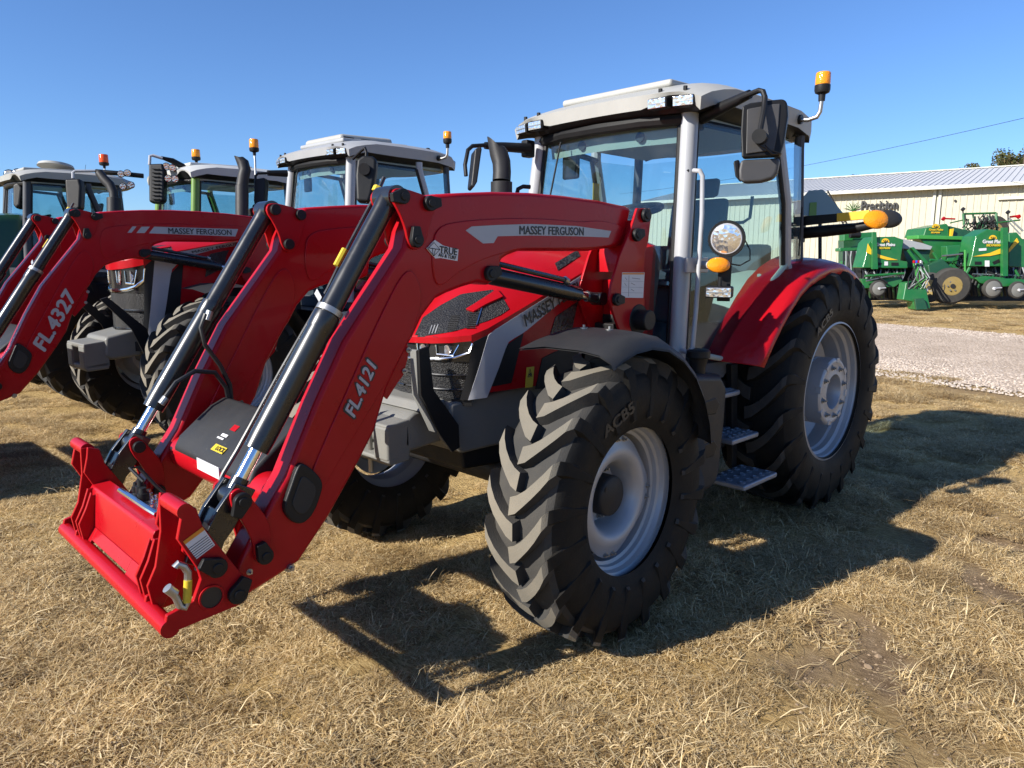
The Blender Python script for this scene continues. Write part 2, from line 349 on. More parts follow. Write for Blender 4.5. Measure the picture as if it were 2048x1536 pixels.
def loader(root, left_label=None, both=True, level_rod=True, decal='a'):
    old = XF.copy()
    def both_sides(fn):
        fn(); setxf(old @ MIR); fn(); setxf(old)
    arm_xz = XZ(ARM, A0)
    made = {}
    def side():
        k = 'L' if XF == old else 'R'
        mb = MB().py(arm_xz, A1, A0); arm = obj('loader_arm', mb, 'red', root, bevel=.020, seg=3); made[k] = arm
        # pressed side panels, outer and inner face
        up_ = [(872, 452), (927, 441), (1017, 436), (1085, 437), (1165, 444), (1185, 441), (1215, 443), (1247, 454), (1238, 488), (1179, 497), (1085, 497), (1035, 497), (1006, 506), (960, 520), (915, 545), (880, 575), (866, 560), (862, 500)]
        lo_ = [(812, 530), (838, 560), (842, 615), (812, 690), (765, 775), (690, 900), (640, 985), (600, 1052), (588, 1030), (640, 900), (700, 765), (760, 630)]
        for q in (up_, lo_):
            xz = XZ(chaikin(q, 2), A0); obj('pressed_panel', MB().py(xz, A0-.002, A0+.007), 'red', arm, bevel=.006)
            obj('pressed_panel', MB().py(xz, A1+.002, A1-.007), 'red', arm, bevel=.006)
        # parking-stand tab
        xz = XZ([(819, 689), (824, 698), (821, 718), (812, 752), (800, 768), (780, 800), (770, 790), (800, 727)], A0)
        t = obj('bracket_tab', MB().py(xz, A0-.03, A0-.018), 'red', arm, bevel=.002)
        for b in ((816, 700), (808, 742)):
            q = Y(*b, A0-.018); mb = MB(); nut(mb, q, (0, 1, 0), .008, .008); obj('bolt', mb, 'steel', arm)
        q = Y(577, 1133, A0-.01); mb = MB(); nut(mb, q, (0, 1, 0), .014, .022); obj('bolt', mb, 'steel', arm)
        q = Y(498, 1143, A0-.004); mb = MB(); nut(mb, q, (0, 1, 0), .008, .01); obj('bolt', mb, 'steel', arm)
        # knee plates
        kp = [(787, 380), (797, 376), (815, 378), (850, 390), (872, 402), (872, 420), (863, 438), (858, 462), (851, 486), (838, 500), (824, 498), (816, 482), (811, 455), (799, 424), (784, 398)]
        xz = XZ(chaikin(kp, 1), A0+.016)
        obj('knee_plate', MB().py(xz, A0+.0005, A0+.016), 'red_flat', arm, bevel=.004)
        obj('knee_plate', MB().py(xz, A1-.0005, A1-.016), 'red_flat', arm, bevel=.004)
        for c, an in (((802, 393), -.15), ((857, 407), 3.0), ((830, 480), 1.5)):
            cap(arm, c, A0+.016, .030, an)
            q = Y(*c, A0+.016); cap(arm, None, 0, .026, 0, False, (q.x, A1-.016-.022, q.z))
        # cover near the foot
        cv = [(604, 925), (624, 937), (648, 963), (642, 992), (627, 1030), (604, 1051), (580, 1042), (566, 1016), (580, 978), (595, 934)]
        xz = XZ(chaikin(cv), A0+.02); co = obj('foot_cover', MB().py(xz, A0-.01, A0+.022), 'black_plastic', arm, bevel=.008)
        cx = sum(p[0] for p in xz)/len(xz); cz = sum(p[1] for p in xz)/len(xz)-.012
        obj('cover_panel', MB().py([(cx+(a-cx)*.62, cz+(b-cz)*.62) for a, b in xz], A0+.018, A0+.026), 'dark_plastic', co, bevel=.003)
        # curved link plates
        lk = [(460, 992), (470, 980), (484, 977), (510, 1004), (537, 1039), (543, 1074), (541, 1112), (526, 1130), (508, 1116), (507, 1086), (490, 1051), (466, 1020)]
        xz = XZ(chaikin(lk, 1), A0+.016)
        for y0, y1 in ((A0+.001, A0+.016), (A1-.016, A1-.001)):
            obj('tilt_link', MB().py(xz, y0, y1), 'red_flat', root, bevel=.003)
        cap(arm, (482, 1002), A0+.016, .032, -1.1); cap(arm, (527, 1110), A0+.016, .030, 1.3)
        for c in ((482, 1002), (527, 1110)):
            q = Y(*c, A0+.016); mb = MB().cyl((q.x, A1-.02, q.z), (q.x, A0+.018, q.z), .022, 16); obj('pin', mb, 'steel', arm)
            cap(arm, None, 0, .026, 0, False, (q.x, A1-.016-.022, q.z))
        # lower black link to the carrier
        a = Y(482, 1002, A0+.016); b = Y(431, 1133, .62); a = Vector((a.x, .514, a.z)); b = Vector((b.x, .514, b.z)); d = (b-a).normalized(); nrm = Vector((d.z, 0, -d.x))
        mb = MB()
        for y0, y1 in ((.548, .572), (.456, .480)):
            pts = [a-d*.05+nrm*.045, a-d*.05-nrm*.035, a+d*.06-nrm*.055, b-d*.10-nrm*.055, b+d*.04-nrm*.03, b+d*.04+nrm*.03, b-d*.08+nrm*.02, a+d*.10+nrm*.03]
            mb.py([(p.x, p.z) for p in pts], y0, y1)
        mb.box((a+b)/2-nrm*.03+Vector((0, 0, 0)), (.03, .075, (b-a).length*.5), Matrix.Rotation(math.atan2(d.x, d.z), 3, 'Y'))
        obj('tilt_lever', mb, 'black_paint', root, bevel=.004)
        # tilt cylinder
        k_ = Y(802, 393, A0+.016); k_ = Vector((k_.x, .514, k_.z)); L = a-k_; ln = L.length; u = L/ln
        mb = MB(); mb.tube([k_+u*s for s in (.0, .05, .06, ln*.42, ln*.42+.002, ln*.47, ln*.475, ln*.86-.05, ln*.86)], [.043, .043, .041, .041, .050, .050, .047, .047, .045], 24)
        mb.cyl((k_.x, .458, k_.z), (k_.x, .570, k_.z), .045, 24)
        cy = obj('tilt_cylinder', mb, 'black_paint', root)
        mb = MB().cyl(k_+u*(ln*.84), k_+u*(ln-.03), .024, 20); obj('piston_rod', mb, 'chrome', cy)
        mb = MB().cyl((a.x, .482, a.z), (a.x, .546, a.z), .038, 20); mb.cyl(a-u*.07, a-u*.02, .032, 16); obj('rod_eye', mb, 'black_paint', cy)
        if k == 'L' and level_rod:
            p = [Y(*q, .425) for q in ((768, 355), (757, 380), (700, 487), (655, 580), (560, 745), (475, 900), (448, 945))]+[Y(440, 962, .43), Y(447, 975, .44)]
            obj('level_rod', MB().tube(p, .0085, 8), 'black_paint', root)
            for c0, c1, w_ in (((757, 374), (752, 384), .02), ((690, 498), (672, 532), .013)):
                mb = MB().cyl(Y(*c0, .425), Y(*c1, .425), w_, 6); obj('level_marker', mb, 'yellow', root, bevel=.002)
            c = k_+u*(ln*.40); mb = MB().tube([c+Vector((0, 0, 0)), c+u*.022], .051, 20); cl = obj('clamp', mb, 'steel', cy)
            s1 = Y(640, 590, .425); mb = MB().prism([c+Vector((0, -.05, .03)), c+u*.022+Vector((0, -.05, .03)), s1+u*.022+Vector((0, -.01, .012)), s1+Vector((0, -.01, .012))], (.006, 0, .012)); obj('clamp_bar', mb, 'steel', cy)
        # lift cylinder
        p0 = Y(978, 547, A0); p0 = Vector((p0.x, .514, p0.z)); p1 = Y(1229, 599, .62); p1 = Vector((p1.x, .514, p1.z)); L = p1-p0; ln = L.length; u = L/ln
        mb = MB().tube([p0+u*s for s in (.0, .03, .04, ln*.72, ln*.722, ln*.80)], [.038, .038, .041, .041, .039, .038], 24); mb.cyl((p0.x, .46, p0.z), (p0.x, .568, p0.z), .042, 24)
        mb.cyl((p1.x, .48, p1.z), (p1.x, .55, p1.z), .034, 20); mb.cyl(p1-u*.10, p1, .028, 16)
        cy = obj('lift_cylinder', mb, 'black_paint', root)
        obj('piston_rod', MB().cyl(p0+u*(ln*.79), p0+u*(ln-.06), .022, 16), 'chrome', cy)
        o_ = Vector((0, .015, .058)); mb = MB().tube([p0+u*.02+o_, p0+u*(ln*.66)+o_*.95, p0+u*(ln*.70)+o_*.6], .013, 10); obj('hydraulic_pipe', mb, 'black_paint', cy)
        mb = MB().cyl(p0+u*(ln*.655)+o_, p0+u*(ln*.685)+o_*.9, .017, 10); obj('pipe_fitting', mb, 'steel', cy)
        cap(arm, (978, 547), A0, .034, 2.9)
        # mast
        mp = [(1275, 416), (1300, 417), (1302, 440), (1297, 482), (1290, 507), (1288, 548), (1290, 609), (1283, 640), (1262, 668), (1240, 662), (1227, 627), (1219, 600), (1223, 569), (1240, 511), (1261, 461)]
        xz = XZ(mp, .625); mast = obj('loader_mast', MB().py(xz, .609, .625), 'red', root, bevel=.004)
        obj('mast_plate', MB().py(xz, .405, .421), 'red', mast, bevel=.004)
        ft = XZ([(1268, 440), (1290, 440), (1280, 500), (1262, 540), (1250, 545), (1252, 505)], .61); obj('mast_web', MB().py(ft, .421, .609), 'red', mast, bevel=.004)
        b_ = XZ([(1262, 560), (1288, 560), (1286, 640), (1262, 660)], .61); obj('mast_web', MB().py(b_, .421, .609), 'red', mast, bevel=.004)
        for c, an, r in (((1289, 431), 0, .036), ((1271, 470), 2.9, .034), ((1231, 599), 3.2, .032)):
            cap(mast, c, .625, r, an, r < .036)
        q = Y(1288, 640, .66); mb = MB(); mb.cyl((q.x, .40, q.z), (q.x, .70, q.z), .055, 24); mb.cyl((q.x, .60, q.z), (q.x, .63, q.z), .085, 24); mb.box((q.x+.02, .40, q.z-.10), (.20, .30, .16)); obj('mast_mount', mb, 'black_plastic', mast, bevel=.008)
        return arm
    both_sides(side)
    # cross tube and cover between the arms
    a = Y(470, 945, 0.2); 
    l_ = Y(560, 1000, A1); ctr = Vector((3.945, 0, .862))
    mb = MB().cyl((ctr.x, -A1-.01, ctr.z), (ctr.x, A1+.01, ctr.z), .074, 28); obj('cross_tube', mb, 'red', root)
    tilt = math.radians(52); R = Matrix.Rotation(-math.radians(35), 3, 'Y')
    mb = MB(); prof = [(-.17, .0), (-.155, .055), (-.08, .072), (.11, .068), (.165, .045), (.185, -.03), (.17, -.06), (-.17, -.06)]
    pts = []
    for x, z in prof:
        q = Vector((ctr.x-.085, 0, ctr.z+.105))+Matrix.Rotation(math.radians(38), 3, 'Y') @ Vector((x, 0, z)); pts.append((q.x, q.z))
    mb.py(pts, -.40, .36); cov = obj('valve_cover', mb, 'dark_plastic', root, bevel=.018, seg=3)
    n = (Matrix.Rotation(math.radians(38), 3, 'Y') @ Vector((-.01, 0, 1))).normalized()
    base = Vector((ctr.x-.085, 0, ctr.z+.105))+Matrix.Rotation(math.radians(38), 3, 'Y') @ Vector((.02, 0, .0715)); dn = Matrix.Rotation(math.radians(38), 3, 'Y') @ Vector((1, 0, 0))
    q = [Y(*c, .02) for c in ((407, 938), (446, 960), (448, 974), (409, 952))]
    if decal == 'a':
        obj('tube_sticker', MB().prism([Vector((ctr.x+.066, y, ctr.z+dz)) for y, dz in ((-.12, .045), (.10, .045), (.10, -.005), (-.12, -.005))], (.010, 0, .004)), 'white_decal', root)
        for s_ in (-1, 1): obj('cover_strap', MB().tube([Vector((ctr.x-.22, s_*.30, ctr.z+.22)), Vector((ctr.x-.10, s_*.32, ctr.z+.19)), Vector((ctr.x+.02, s_*.33, ctr.z+.08))], .012, 6), 'black_plastic', cov)
        for dx, dy, sx, sy, m in ((-.035, .0, .03, .05, 'red_flat'), (.012, -.02, .014, .055, 'white_decal'), (.030, -.03, .008, .06, 'white_decal'), (.075, .035, .032, .11, 'yellow')):
            c = base+dn*dx+Vector((0, dy-.02, 0)); mb = MB()
            v = [c-dn*sx/2+Vector((0, -sy/2, 0)), c+dn*sx/2+Vector((0, -sy/2-.0, 0)), c+dn*sx/2+Vector((0, sy/2, 0)), c-dn*sx/2+Vector((0, sy/2, 0))]
            mb.slab(v, n, .0015); obj('decal', mb, m, cov, smooth=0)
        c = base+dn*.075+Vector((0, .02, 0))+n*.002; text('decal_lettering', 'LOCK', c+Vector((0, -.025, 0)), c+Vector((0, .05, 0)), .02, 'black_decal', cov, n=n, bold=.02)
    # tool carrier
    car = []
    bar = Vector((4.417, 0, .563))
    mb = MB().cyl((bar.x, -.619, bar.z), (bar.x, .619, bar.z), .030, 20)
    carrier = obj('tool_carrier', mb, 'red', root)
    fx = lambda px, y: (lambda q: (q.x, q.z))(Y(*px, y))
    tp = Y(305, 1071, .33); bt = Y(302, 1151, .33); lip = Y(290, 1170, .33)
    mb = MB().py([(tp.x, tp.z), (bt.x, bt.z), (bt.x-.014, bt.z), (tp.x-.06, tp.z-.0), (tp.x-.075, tp.z+.012), (tp.x-.075, tp.z+.024), (tp.x-.01, tp.z+.014)], -.42, .33); obj('face_plate', mb, 'red', carrier, bevel=.004)
    for y0, y1 in ((-.42, -.30), (.13, .33), (-.30, .13)):
        e_ = .0 if y0 != -.30 else .45
        q = [(bt.x, bt.z), (bt.x+(bar.x-bt.x)*(1-e_), bt.z+(bar.z-bt.z)*(1-e_)), (bt.x+(bar.x-bt.x)*(1-e_)-.012, bt.z+(bar.z-bt.z)*(1-e_)-.012), (bt.x-.014, bt.z-.004)]
        obj('lower_lip', MB().py(q, y0+.0005, y1-.0005), 'red', carrier, bevel=.002)
    sp = [(364, 1013), (393, 1016), (405, 1051), (431, 1083), (490, 1156), (498, 1180), (490, 1203), (475, 1212), (345, 1266), (330, 1255), (334, 1232), (387, 1203), (402, 1159), (396, 1139), (355, 1080), (362, 1040)]
    def cside():
        xz = XZ(sp, .619); pl = obj('side_plate', MB().py(xz, .599, .6192), 'red_flat', carrier, bevel=.004)
        obj('side_plate', MB().py([p for p in xz], .412, .430), 'red_flat', carrier, bevel=.004)
        for c, an in (((431, 1133), .5), ((473, 1186), 2.2)): cap(pl, c, .619, .034, an)
        q = Y(422, 1194, .619); mb = MB(); mb.cyl((q.x, .612, q.z), (q.x, .6215, q.z), .036, 24); obj('bore', mb, 'hose', pl); mb = MB(); mb.lathe([(.036, .618), (.036, .626), (.042, .626), (.043, .618)], (q.x, 0, q.z), 28); obj('bore_ring', mb, 'red_flat', pl)
        # hook: front ribs and top tube
        h0 = Y(332, 1003, .47); tb = Y(350, 1010, .53)
        mb = MB().cyl((tb.x, .46, tb.z), (tb.x, .619, tb.z), .026, 20); obj('hook_tube', mb, 'red', carrier)
        for yy, top in ((.46, 0), (.39, .16), (.345, .18)):
            q = [(tb.x+.026, tb.z+.01-top), (tb.x+.030, tb.z-.10-top*.3), (tb.x+.055, .72), (tb.x+.085, .66), (bar.x, bar.z+.022), (bar.x-.03, bar.z+.01), (tb.x+.0, .64), (tb.x-.03, .70), (tb.x-.026, tb.z+.01-top)]
            obj('hook_rib', MB().py(q, yy-.008, yy+.008), 'red', carrier, bevel=.003)
        for yy in (.435, .5):
            pass
        q2 = XZ([(405, 1060), (431, 1090), (470, 1140), (440, 1165), (400, 1130)], .6); obj('gusset', MB().py(q2, .431, .598), 'red_flat', carrier, bevel=.003)
    both_sides(cside)
    # latch lever, yellow grip
    p = [Y(*q, .636) for q in ((350, 1135), (355, 1128), (368, 1133), (376, 1145), (376, 1165))]; lv = obj('latch_lever', MB().tube(p, .012, 10), 'steel', carrier)
    p2 = [Y(*q, .640) for q in ((376, 1160), (374, 1204))]; obj('lever_grip', MB().cyl(*p2, .013, 12), 'yellow', carrier)
    p3 = [Y(*q, .636) for q in ((374, 1204), (370, 1215), (360, 1212), (352, 1195), (340, 1180))]; obj('latch_lever', MB().tube(p3, .012, 10), 'steel', carrier)
    mb = MB().cyl(Y(334, 1176, .636), Y(350, 1188, .636), .016, 14); obj('latch_pin', mb, 'steel', carrier)
    # decal on side plate
    q = [Y(*c, .6195) for c in ((366, 1083), (405, 1054), (430, 1090), (393, 1118))]; dl = obj('decal', MB().slab(q, (0, 1, 0), .001), 'white_decal', carrier, smooth=0)
    q = [Y(*c, .6206) for c in ((366, 1083), (405, 1054), (409, 1060), (370, 1089))]; obj('decal_band', MB().slab(q, (0, 1, 0), .001), 'orange_decal', dl, smooth=0)
    for i in range(6):
        a_ = Y(377+i*2.6, 1098+i*3.7, .6206); b_ = Y(414+i*2.6, 1071+i*3.7, .6206); obj('decal_line', MB().cyl(a_, b_, .0012, 4), 'black_decal', dl)
    # hydraulic coupler on the face plate
    c = Vector((tp.x-.05, 0, tp.z+.03))
    for i, (dy, m, r, h) in enumerate(((.02, 'black_plastic', .022, .07), (-.05, 'black_plastic', .02, .085), (.08, 'chrome', .015, .05), (.13, 'chrome', .012, .05), (-.11, 'black_plastic', .016, .06), (-.01, 'chrome', .014, .05))):
        q = c+Vector((-.03-.015*(i % 3), dy-.02, -.02)); mb = MB(); mb.tube([q, q+Vector((0, 0, h*.7)), q+Vector((.0, 0, h*.7+.001)), q+Vector((0, 0, h))], [r, r, r*.7, r*.6], 14); obj('coupler', mb, m, carrier)
    mb = MB().box(c+Vector((-.045, .02, -.01)), (.07, .30, .02)); obj('coupler_plate', mb, 'steel', carrier, bevel=.003)
    obj('coupler_handle', MB().tube([c+Vector((.005, -.16, .01)), c+Vector((.005, .15, .012)), c+Vector((-.01, .20, .0))], .012, 10), 'chrome', carrier)
    obj('hydraulic_hose', MB().tube([c+Vector((-.05, -.05, .06)), c+Vector((-.02, -.10, .11)), c+Vector((-.06, -.13, .10)), c+Vector((-.11, -.10, .02)), c+Vector((-.16, -.05, -.05))], .007, 8), 'hose', carrier)
    return made
# ------------------------------------------------------------------ bonnet
def lerp_tab(t, x):
    for (a, b), (c, d) in zip(t, t[1:]):
        if x <= c: return b+(d-b)*max(0, (x-a))/(c-a)
    return t[-1][1]
HW = [(1.5, .43), (2.2, .40), (2.6, .385), (2.8, .37), (2.88, .345), (2.95, .285), (3.0, .19), (3.03, .06), (3.035, .005)]
HT = [(1.5, 1.90), (2.0, 1.86), (2.4, 1.775), (2.6, 1.69), (2.75, 1.60), (2.87, 1.515), (2.95, 1.45), (3.0, 1.405), (3.035, 1.372)]
HC = [(1.5, 1.83), (1.9, 1.77), (2.54, 1.518), (2.78, 1.42), (2.88, 1.385), (3.035, 1.366)]
def hood_z(x, u): return lerp_tab(HC, x)+(lerp_tab(HT, x)-lerp_tab(HC, x))*(1-abs(u)**2.2)
def plan(n=40):
    """left edge polyline of the bonnet in plan, from the rear to the nose tip"""
    xs = [1.5, 1.8, 2.1, 2.4, 2.6, 2.7, 2.8, 2.84, 2.88, 2.92, 2.95, 2.98, 3.0, 3.015, 3.03, 3.035]
    return [(x, lerp_tab(HW, x)) for x in xs]
def project_strip(bvh, topl, botl, n, k=3, off=.004, th=.006):
    """grid of camera-ray hits between two pixel polylines, lifted off the surface"""
    def samp(pl, t):
        L = [0]
        for a, b in zip(pl, pl[1:]): L.append(L[-1]+math.dist(a, b))
        d = t*L[-1]
        for i in range(len(pl)-1):
            if d <= L[i+1] or i == len(pl)-2:
                q = (d-L[i])/max(1e-9, L[i+1]-L[i]); return (pl[i][0]+(pl[i+1][0]-pl[i][0])*q, pl[i][1]+(pl[i+1][1]-pl[i][1])*q)
    rows = []
    for i in range(n+1):
        a = samp(topl, i/n); b = samp(botl, i/n); row = []
        for j in range(k+1):
            q = j/k; px = (a[0]+(b[0]-a[0])*q, a[1]+(b[1]-a[1])*q); d = ray(*px).normalized()
            h = bvh.ray_cast(CAM, d)
            if h[0] is None: h = bvh.find_nearest(D(*px, 3.2)); p, nn = h[0], h[1]
            else: p, nn = h[0], h[1]
            if nn.dot(d) > 0: nn = -nn
            row.append((p, nn))
        rows.append(row)
    mb = MB(); mb.grid([[p+nn*off for p, nn in r] for r in rows]); m = len(rows[0])
    base = [p+nn*(off-th) for r in rows for p, nn in r]; kk = len(mb.v); mb.v += [tuple(p) for p in base]
    N = len(rows); ring = [i*m for i in range(N)]+[(N-1)*m+j for j in range(1, m)]+[i*m+m-1 for i in range(N-2, -1, -1)]+[j for j in range(m-2, 0, -1)]
    for a, b in zip(ring, ring[1:]+ring[:1]): mb.f.append((a, b, b+kk, a+kk)); mb.m.append(0)
    return mb
def bonnet(root, letters=True):
    pl = plan(); xs = [p[0] for p in pl]; us = [i/14-1 for i in range(29)]
    mb = MB(); rows = [[(x, u*lerp_tab(HW, x), hood_z(x, u)) for u in us] for x in xs]; mb.grid(rows)
    hood = obj('bonnet', mb, 'red', root, smooth=50)
    bvh = BVHTree.FromPolygons([Vector(v) for v in mb.v], mb.f)
    # walls below the edge
    ring = [(x, w_) for x, w_ in pl]+[(x, -w_) for x, w_ in reversed(pl)]
    def wall(name, m, inset, zt, zb, sel, parent=hood, th=.0, bev=0):
        pts = [p for p in ring if sel(p)]; mb = MB(); rows = []
        for f in (0, .33, .67, 1):
            row = []
            for i, (x, y) in enumerate(pts):
                a = pts[max(0, i-1)]; b = pts[min(len(pts)-1, i+1)]; t = Vector((b[0]-a[0], b[1]-a[1])).normalized(); nx, ny = -t.y, t.x
                top = zt(x, y) if callable(zt) else zt; bot = zb(x, y) if callable(zb) else zb
                row.append((x+nx*inset, y+ny*inset, top+(bot-top)*f))
            rows.append(row)
        mb.grid(rows); return obj(name, mb, m, parent, smooth=50)
    edge = lambda x, y: lerp_tab(HC, x)
    wv = []; wf = []; lw_ = [q for q in pl]
    for i, (x, y) in enumerate(lw_): wv += [Vector((x, y, edge(x, y)+.01)), Vector((x, y, .9))]
    wf = [(2*i, 2*i+1, 2*i+3, 2*i+2) for i in range(len(lw_)-1)]
    bside = BVHTree.FromPolygons(wv, wf)
    front = lambda p: p[0] > 2.86
    sidel = lambda p: p[0] <= 2.885 and p[1] > 0; sider = lambda p: p[0] <= 2.885 and p[1] < 0
    zbot = lambda x, y: 1.30 if x < 1.9 else (1.30-(x-1.9)*.40 if x < 2.35 else 1.10)
    wall('bonnet_side', 'red', 0, edge, zbot, sidel); wall('bonnet_side', 'red', 0, edge, zbot, sider)
    wall('eyebrow_lip', 'red', 0, edge, lambda x, y: edge(x, y)-.028, front)
    wall('headlight_panel', 'black_paint', -.018, lambda x, y: edge(x, y)-.02, 1.255, front)
    wall('lower_grille', 'grille', -.022, 1.256, 1.06, front)
    wall('chin', 'black_plastic', -.008, 1.075, 1.04, front)
    # chrome light guides and headlight lenses
    P = lambda y: next(((a[0]+(b[0]-a[0])*(y-a[1])/(b[1]-a[1])) for a, b in zip(pl, pl[1:]) if b[1] <= y <= a[1]), 3.03)
    for s in (1, -1):
        for y0, y1 in ((.09, .16), (.20, .30)):
            mb = MB(); q = [(P(y)-.012, s*y, z) for y, z in ((y0, 1.335), (y0+.005, 1.29), (y1-.02, 1.288), (y1, 1.338))]; mb.tube(q, .005, 8); obj('light_guide', mb, 'chrome', hood)
            mb = MB(); ym = (y0+y1)/2; mb.tube([(P(ym)-.03, s*ym, 1.31), (P(ym)-.012, s*ym, 1.31)], [.022, .026], 16); obj('headlight', mb, 'reflector', hood)
        mb = MB(); mb.tube([(P(y)-.008, s*y, z) for y, z in ((.02, 1.262), (.12, 1.263), (.22, 1.268), (.29, 1.278), (.335, 1.30), (.345, 1.345))], .009, 8, flat=.8); obj('headlight_trim', mb, 'chrome', hood)
        for z in (1.12, 1.19):
            mb = MB(); mb.tube([(P(y)-.016, s*y, z) for y in (.01, .1, .2, .28, .33)], .005, 6); obj('grille_bar', mb, 'black_paint', hood)
        lv = [(2.70, .6), (2.60, .6)]
    # upper grille and red blade, laid on the nose surface along camera rays
    g = project_strip(bvh, [(846, 636), (880, 612), (922, 589), (955, 584), (985, 580), (1008, 600), (1018, 618)], [(828, 675), (860, 671), (905, 664), (940, 654), (975, 642), (1000, 631), (1018, 619)], 28, 8, .003, .006)
    gr = obj('upper_grille', g, 'grille', hood, smooth=60)
    b = project_strip(bvh, [(932, 621), (962, 602), (994, 581)], [(948, 626), (972, 612), (1006, 596)], 10, 2, .014, .016); obj('grille_blade', b, 'red', hood, bevel=.003)
    for i, (x0, y0) in enumerate(((864, 652), (870, 651), (876, 650))):
        s_ = project_strip(bvh, [(x0, y0), (x0-6, y0+17)], [(x0+2, y0), (x0-4, y0+17)], 3, 1, .006, .004); obj('grille_slat', s_, 'steel', gr)
    for j, (x0, x1) in enumerate(((902, 920), (940, 958))):
        for i in range(9):
            yy = 632+i*3.7-j*5; sh = -i*.9
            s_ = project_strip(bvh, [(x0+sh, yy), (x1+sh, yy-1)], [(x0+sh, yy+1.5), (x1+sh, yy+.6)], 2, 1, .006, .004); obj('grille_slat', s_, 'dark_plastic', gr)
    s_ = project_strip(bvh, [(962, 618), (952, 652)], [(964.5, 617), (954, 651)], 4, 1, .008, .006); obj('grille_trim', s_, 'chrome', gr)
    v = project_strip(bvh, [(1110, 527), (1154, 501)], [(1116, 541), (1160, 513)], 4, 2, .004, .006); obj('bonnet_vent', v, 'hexmesh', hood)
    # side graphics and openings (left and mirrored right)
    old = XF.copy(); yl = .392; oz = ZW
    def sides():
        mb = project_strip(bside, [(976, 670), (955, 742), (936, 800)], [(1010, 697), (996, 737), (973, 795)], 10, 5, .005, .006); stripe = obj('side_stripe', mb, 'silver_decal', hood, smooth=40)
        mb = project_strip(bside, [(976, 670), (984, 663), (1053, 619), (1212, 520)], [(1010, 697), (1017, 682), (1047, 665), (1127, 598), (1200, 560)], 16, 4, .005, .006); obj('side_stripe', mb, 'silver_decal', hood, smooth=40)
        obj('nose_cheek', project_strip(bside, [(946, 684), (936, 740), (920, 800)], [(977, 669), (956, 742), (937, 800)], 8, 3, .003, .004), 'black_plastic', hood, smooth=40)
        for (tl, bl), m in ((([(1013, 690), (1046, 667)], [(983, 773), (1022, 766)]), 'black_plastic'), (([(1111, 633), (1155, 603)], [(1094, 688), (1141, 669)]), 'hexmesh'), (([(1084, 716), (1108, 704), (1140, 692), (1236, 668)], [(1070, 778), (1100, 776), (1140, 772), (1236, 760)]), 'black_plastic')):
            obj('side_vent', project_strip(bside, tl, bl, 6, 3, .004, .005), m, hood, smooth=40)
        return stripe
    sides(); setxf(old @ MIR, oz); sides(); setxf(old, oz)
    if letters:
        t = 'MASSEY FERGUSON'; a = Y(1049, 642, .402); b = Y(1197, 548, .418); text('lettering', t, a, b, .062, 'black_decal', hood, bold=.018, shear=.1)
        for c, s in (((1160, 617), (1196, 612)),): text('model_lettering', '5S.115', Y(1176, 616, .405), Y(1224, 606, .405), .045, 'white_decal', hood, bold=.02, shear=.25)
        q = [Y(*c, .39) for c in ((1053, 735), (1068, 733), (1065, 774), (1050, 776))]; w_ = obj('warning_sticker', MB().prism(q, (0, .002, 0)), 'yellow', hood, smooth=0)
        q = [Y(*c, .3925) for c in ((1056, 754), (1060, 738), (1064, 753))]; obj('sticker_sign', MB().tube(q+[q[0]], .002, 4), 'black_decal', w_)
        q = [Y(*c, .3925) for c in ((1058, 750), (1062, 746), (1061, 752))]; obj('sticker_sign', MB().tube(q, .004, 4), 'black_decal', w_)
    return hood
# ------------------------------------------------------------------ cab
def pane(name, pts, m, root, th=.006):
    a, b, c = (Vector(p) for p in pts[:3]); n = (b-a).cross(c-a).normalized(); return obj(name, MB().prism(pts, n*th), m, root, smooth=0)
def bar(name, pts, w_, d, m, root, bevel=.008):
    """rectangular bar swept along pts: w_ in the direction across, d in x"""
    mb = MB(); mb.tube([Vector(p) for p in pts], w_*.72, 4); return obj(name, mb, m, root, bevel=bevel)
def lamp_box(root, c, fwd, w_, h, d, lens='reflector', body='black_plastic', name='work_light'):
    c = Vector(c); f = Vector(fwd).normalized(); r = Vector((0, 0, 1)).cross(f).normalized(); u = f.cross(r); R = Matrix((r, f, u)).transposed()
    b = obj(name, MB().box(c-f*d/2, (w_, d, h), R), body, root, bevel=.010)
    obj('lens', MB().box(c+f*.002, (w_*.90, .008, h*.82), R), lens, b, bevel=.003)
    mb = MB().box(c+f*.007, (w_*.86, .004, h*.10), R); obj('lens_rib', mb, 'steel', b)
    obj('bracket', MB().cyl(c-f*d*.5, c-f*d*.5+Vector((0, 0, h*.5+.05)), .012, 8), body, b); return b
def beacon(root, base, path, lens='amber', r=.048, h=.075):
    p = obj('beacon_stalk', MB().tube(path, .014, 12), 'steel', root); t = Vector(path[-1])
    b = obj('beacon', MB().lathe([(0, 0), (.02, 0), (.022, .04), (r*.9, .05), (r, .065), (r, .095), (r*.9, .10), (0, .10)], t, 28, axis='z'), 'black_plastic', p)
    obj('lens', MB().lathe([(r*.93, .098), (r*.97, .11), (r*.93, .098+h*.92), (r*.85, .098+h), (0, .10+h)], t, 28, axis='z'), lens, p)
def mirror_arm(root, path, r=.016): return obj('mirror_arm', MB().tube(path, r, 10), 'black_plastic', root)
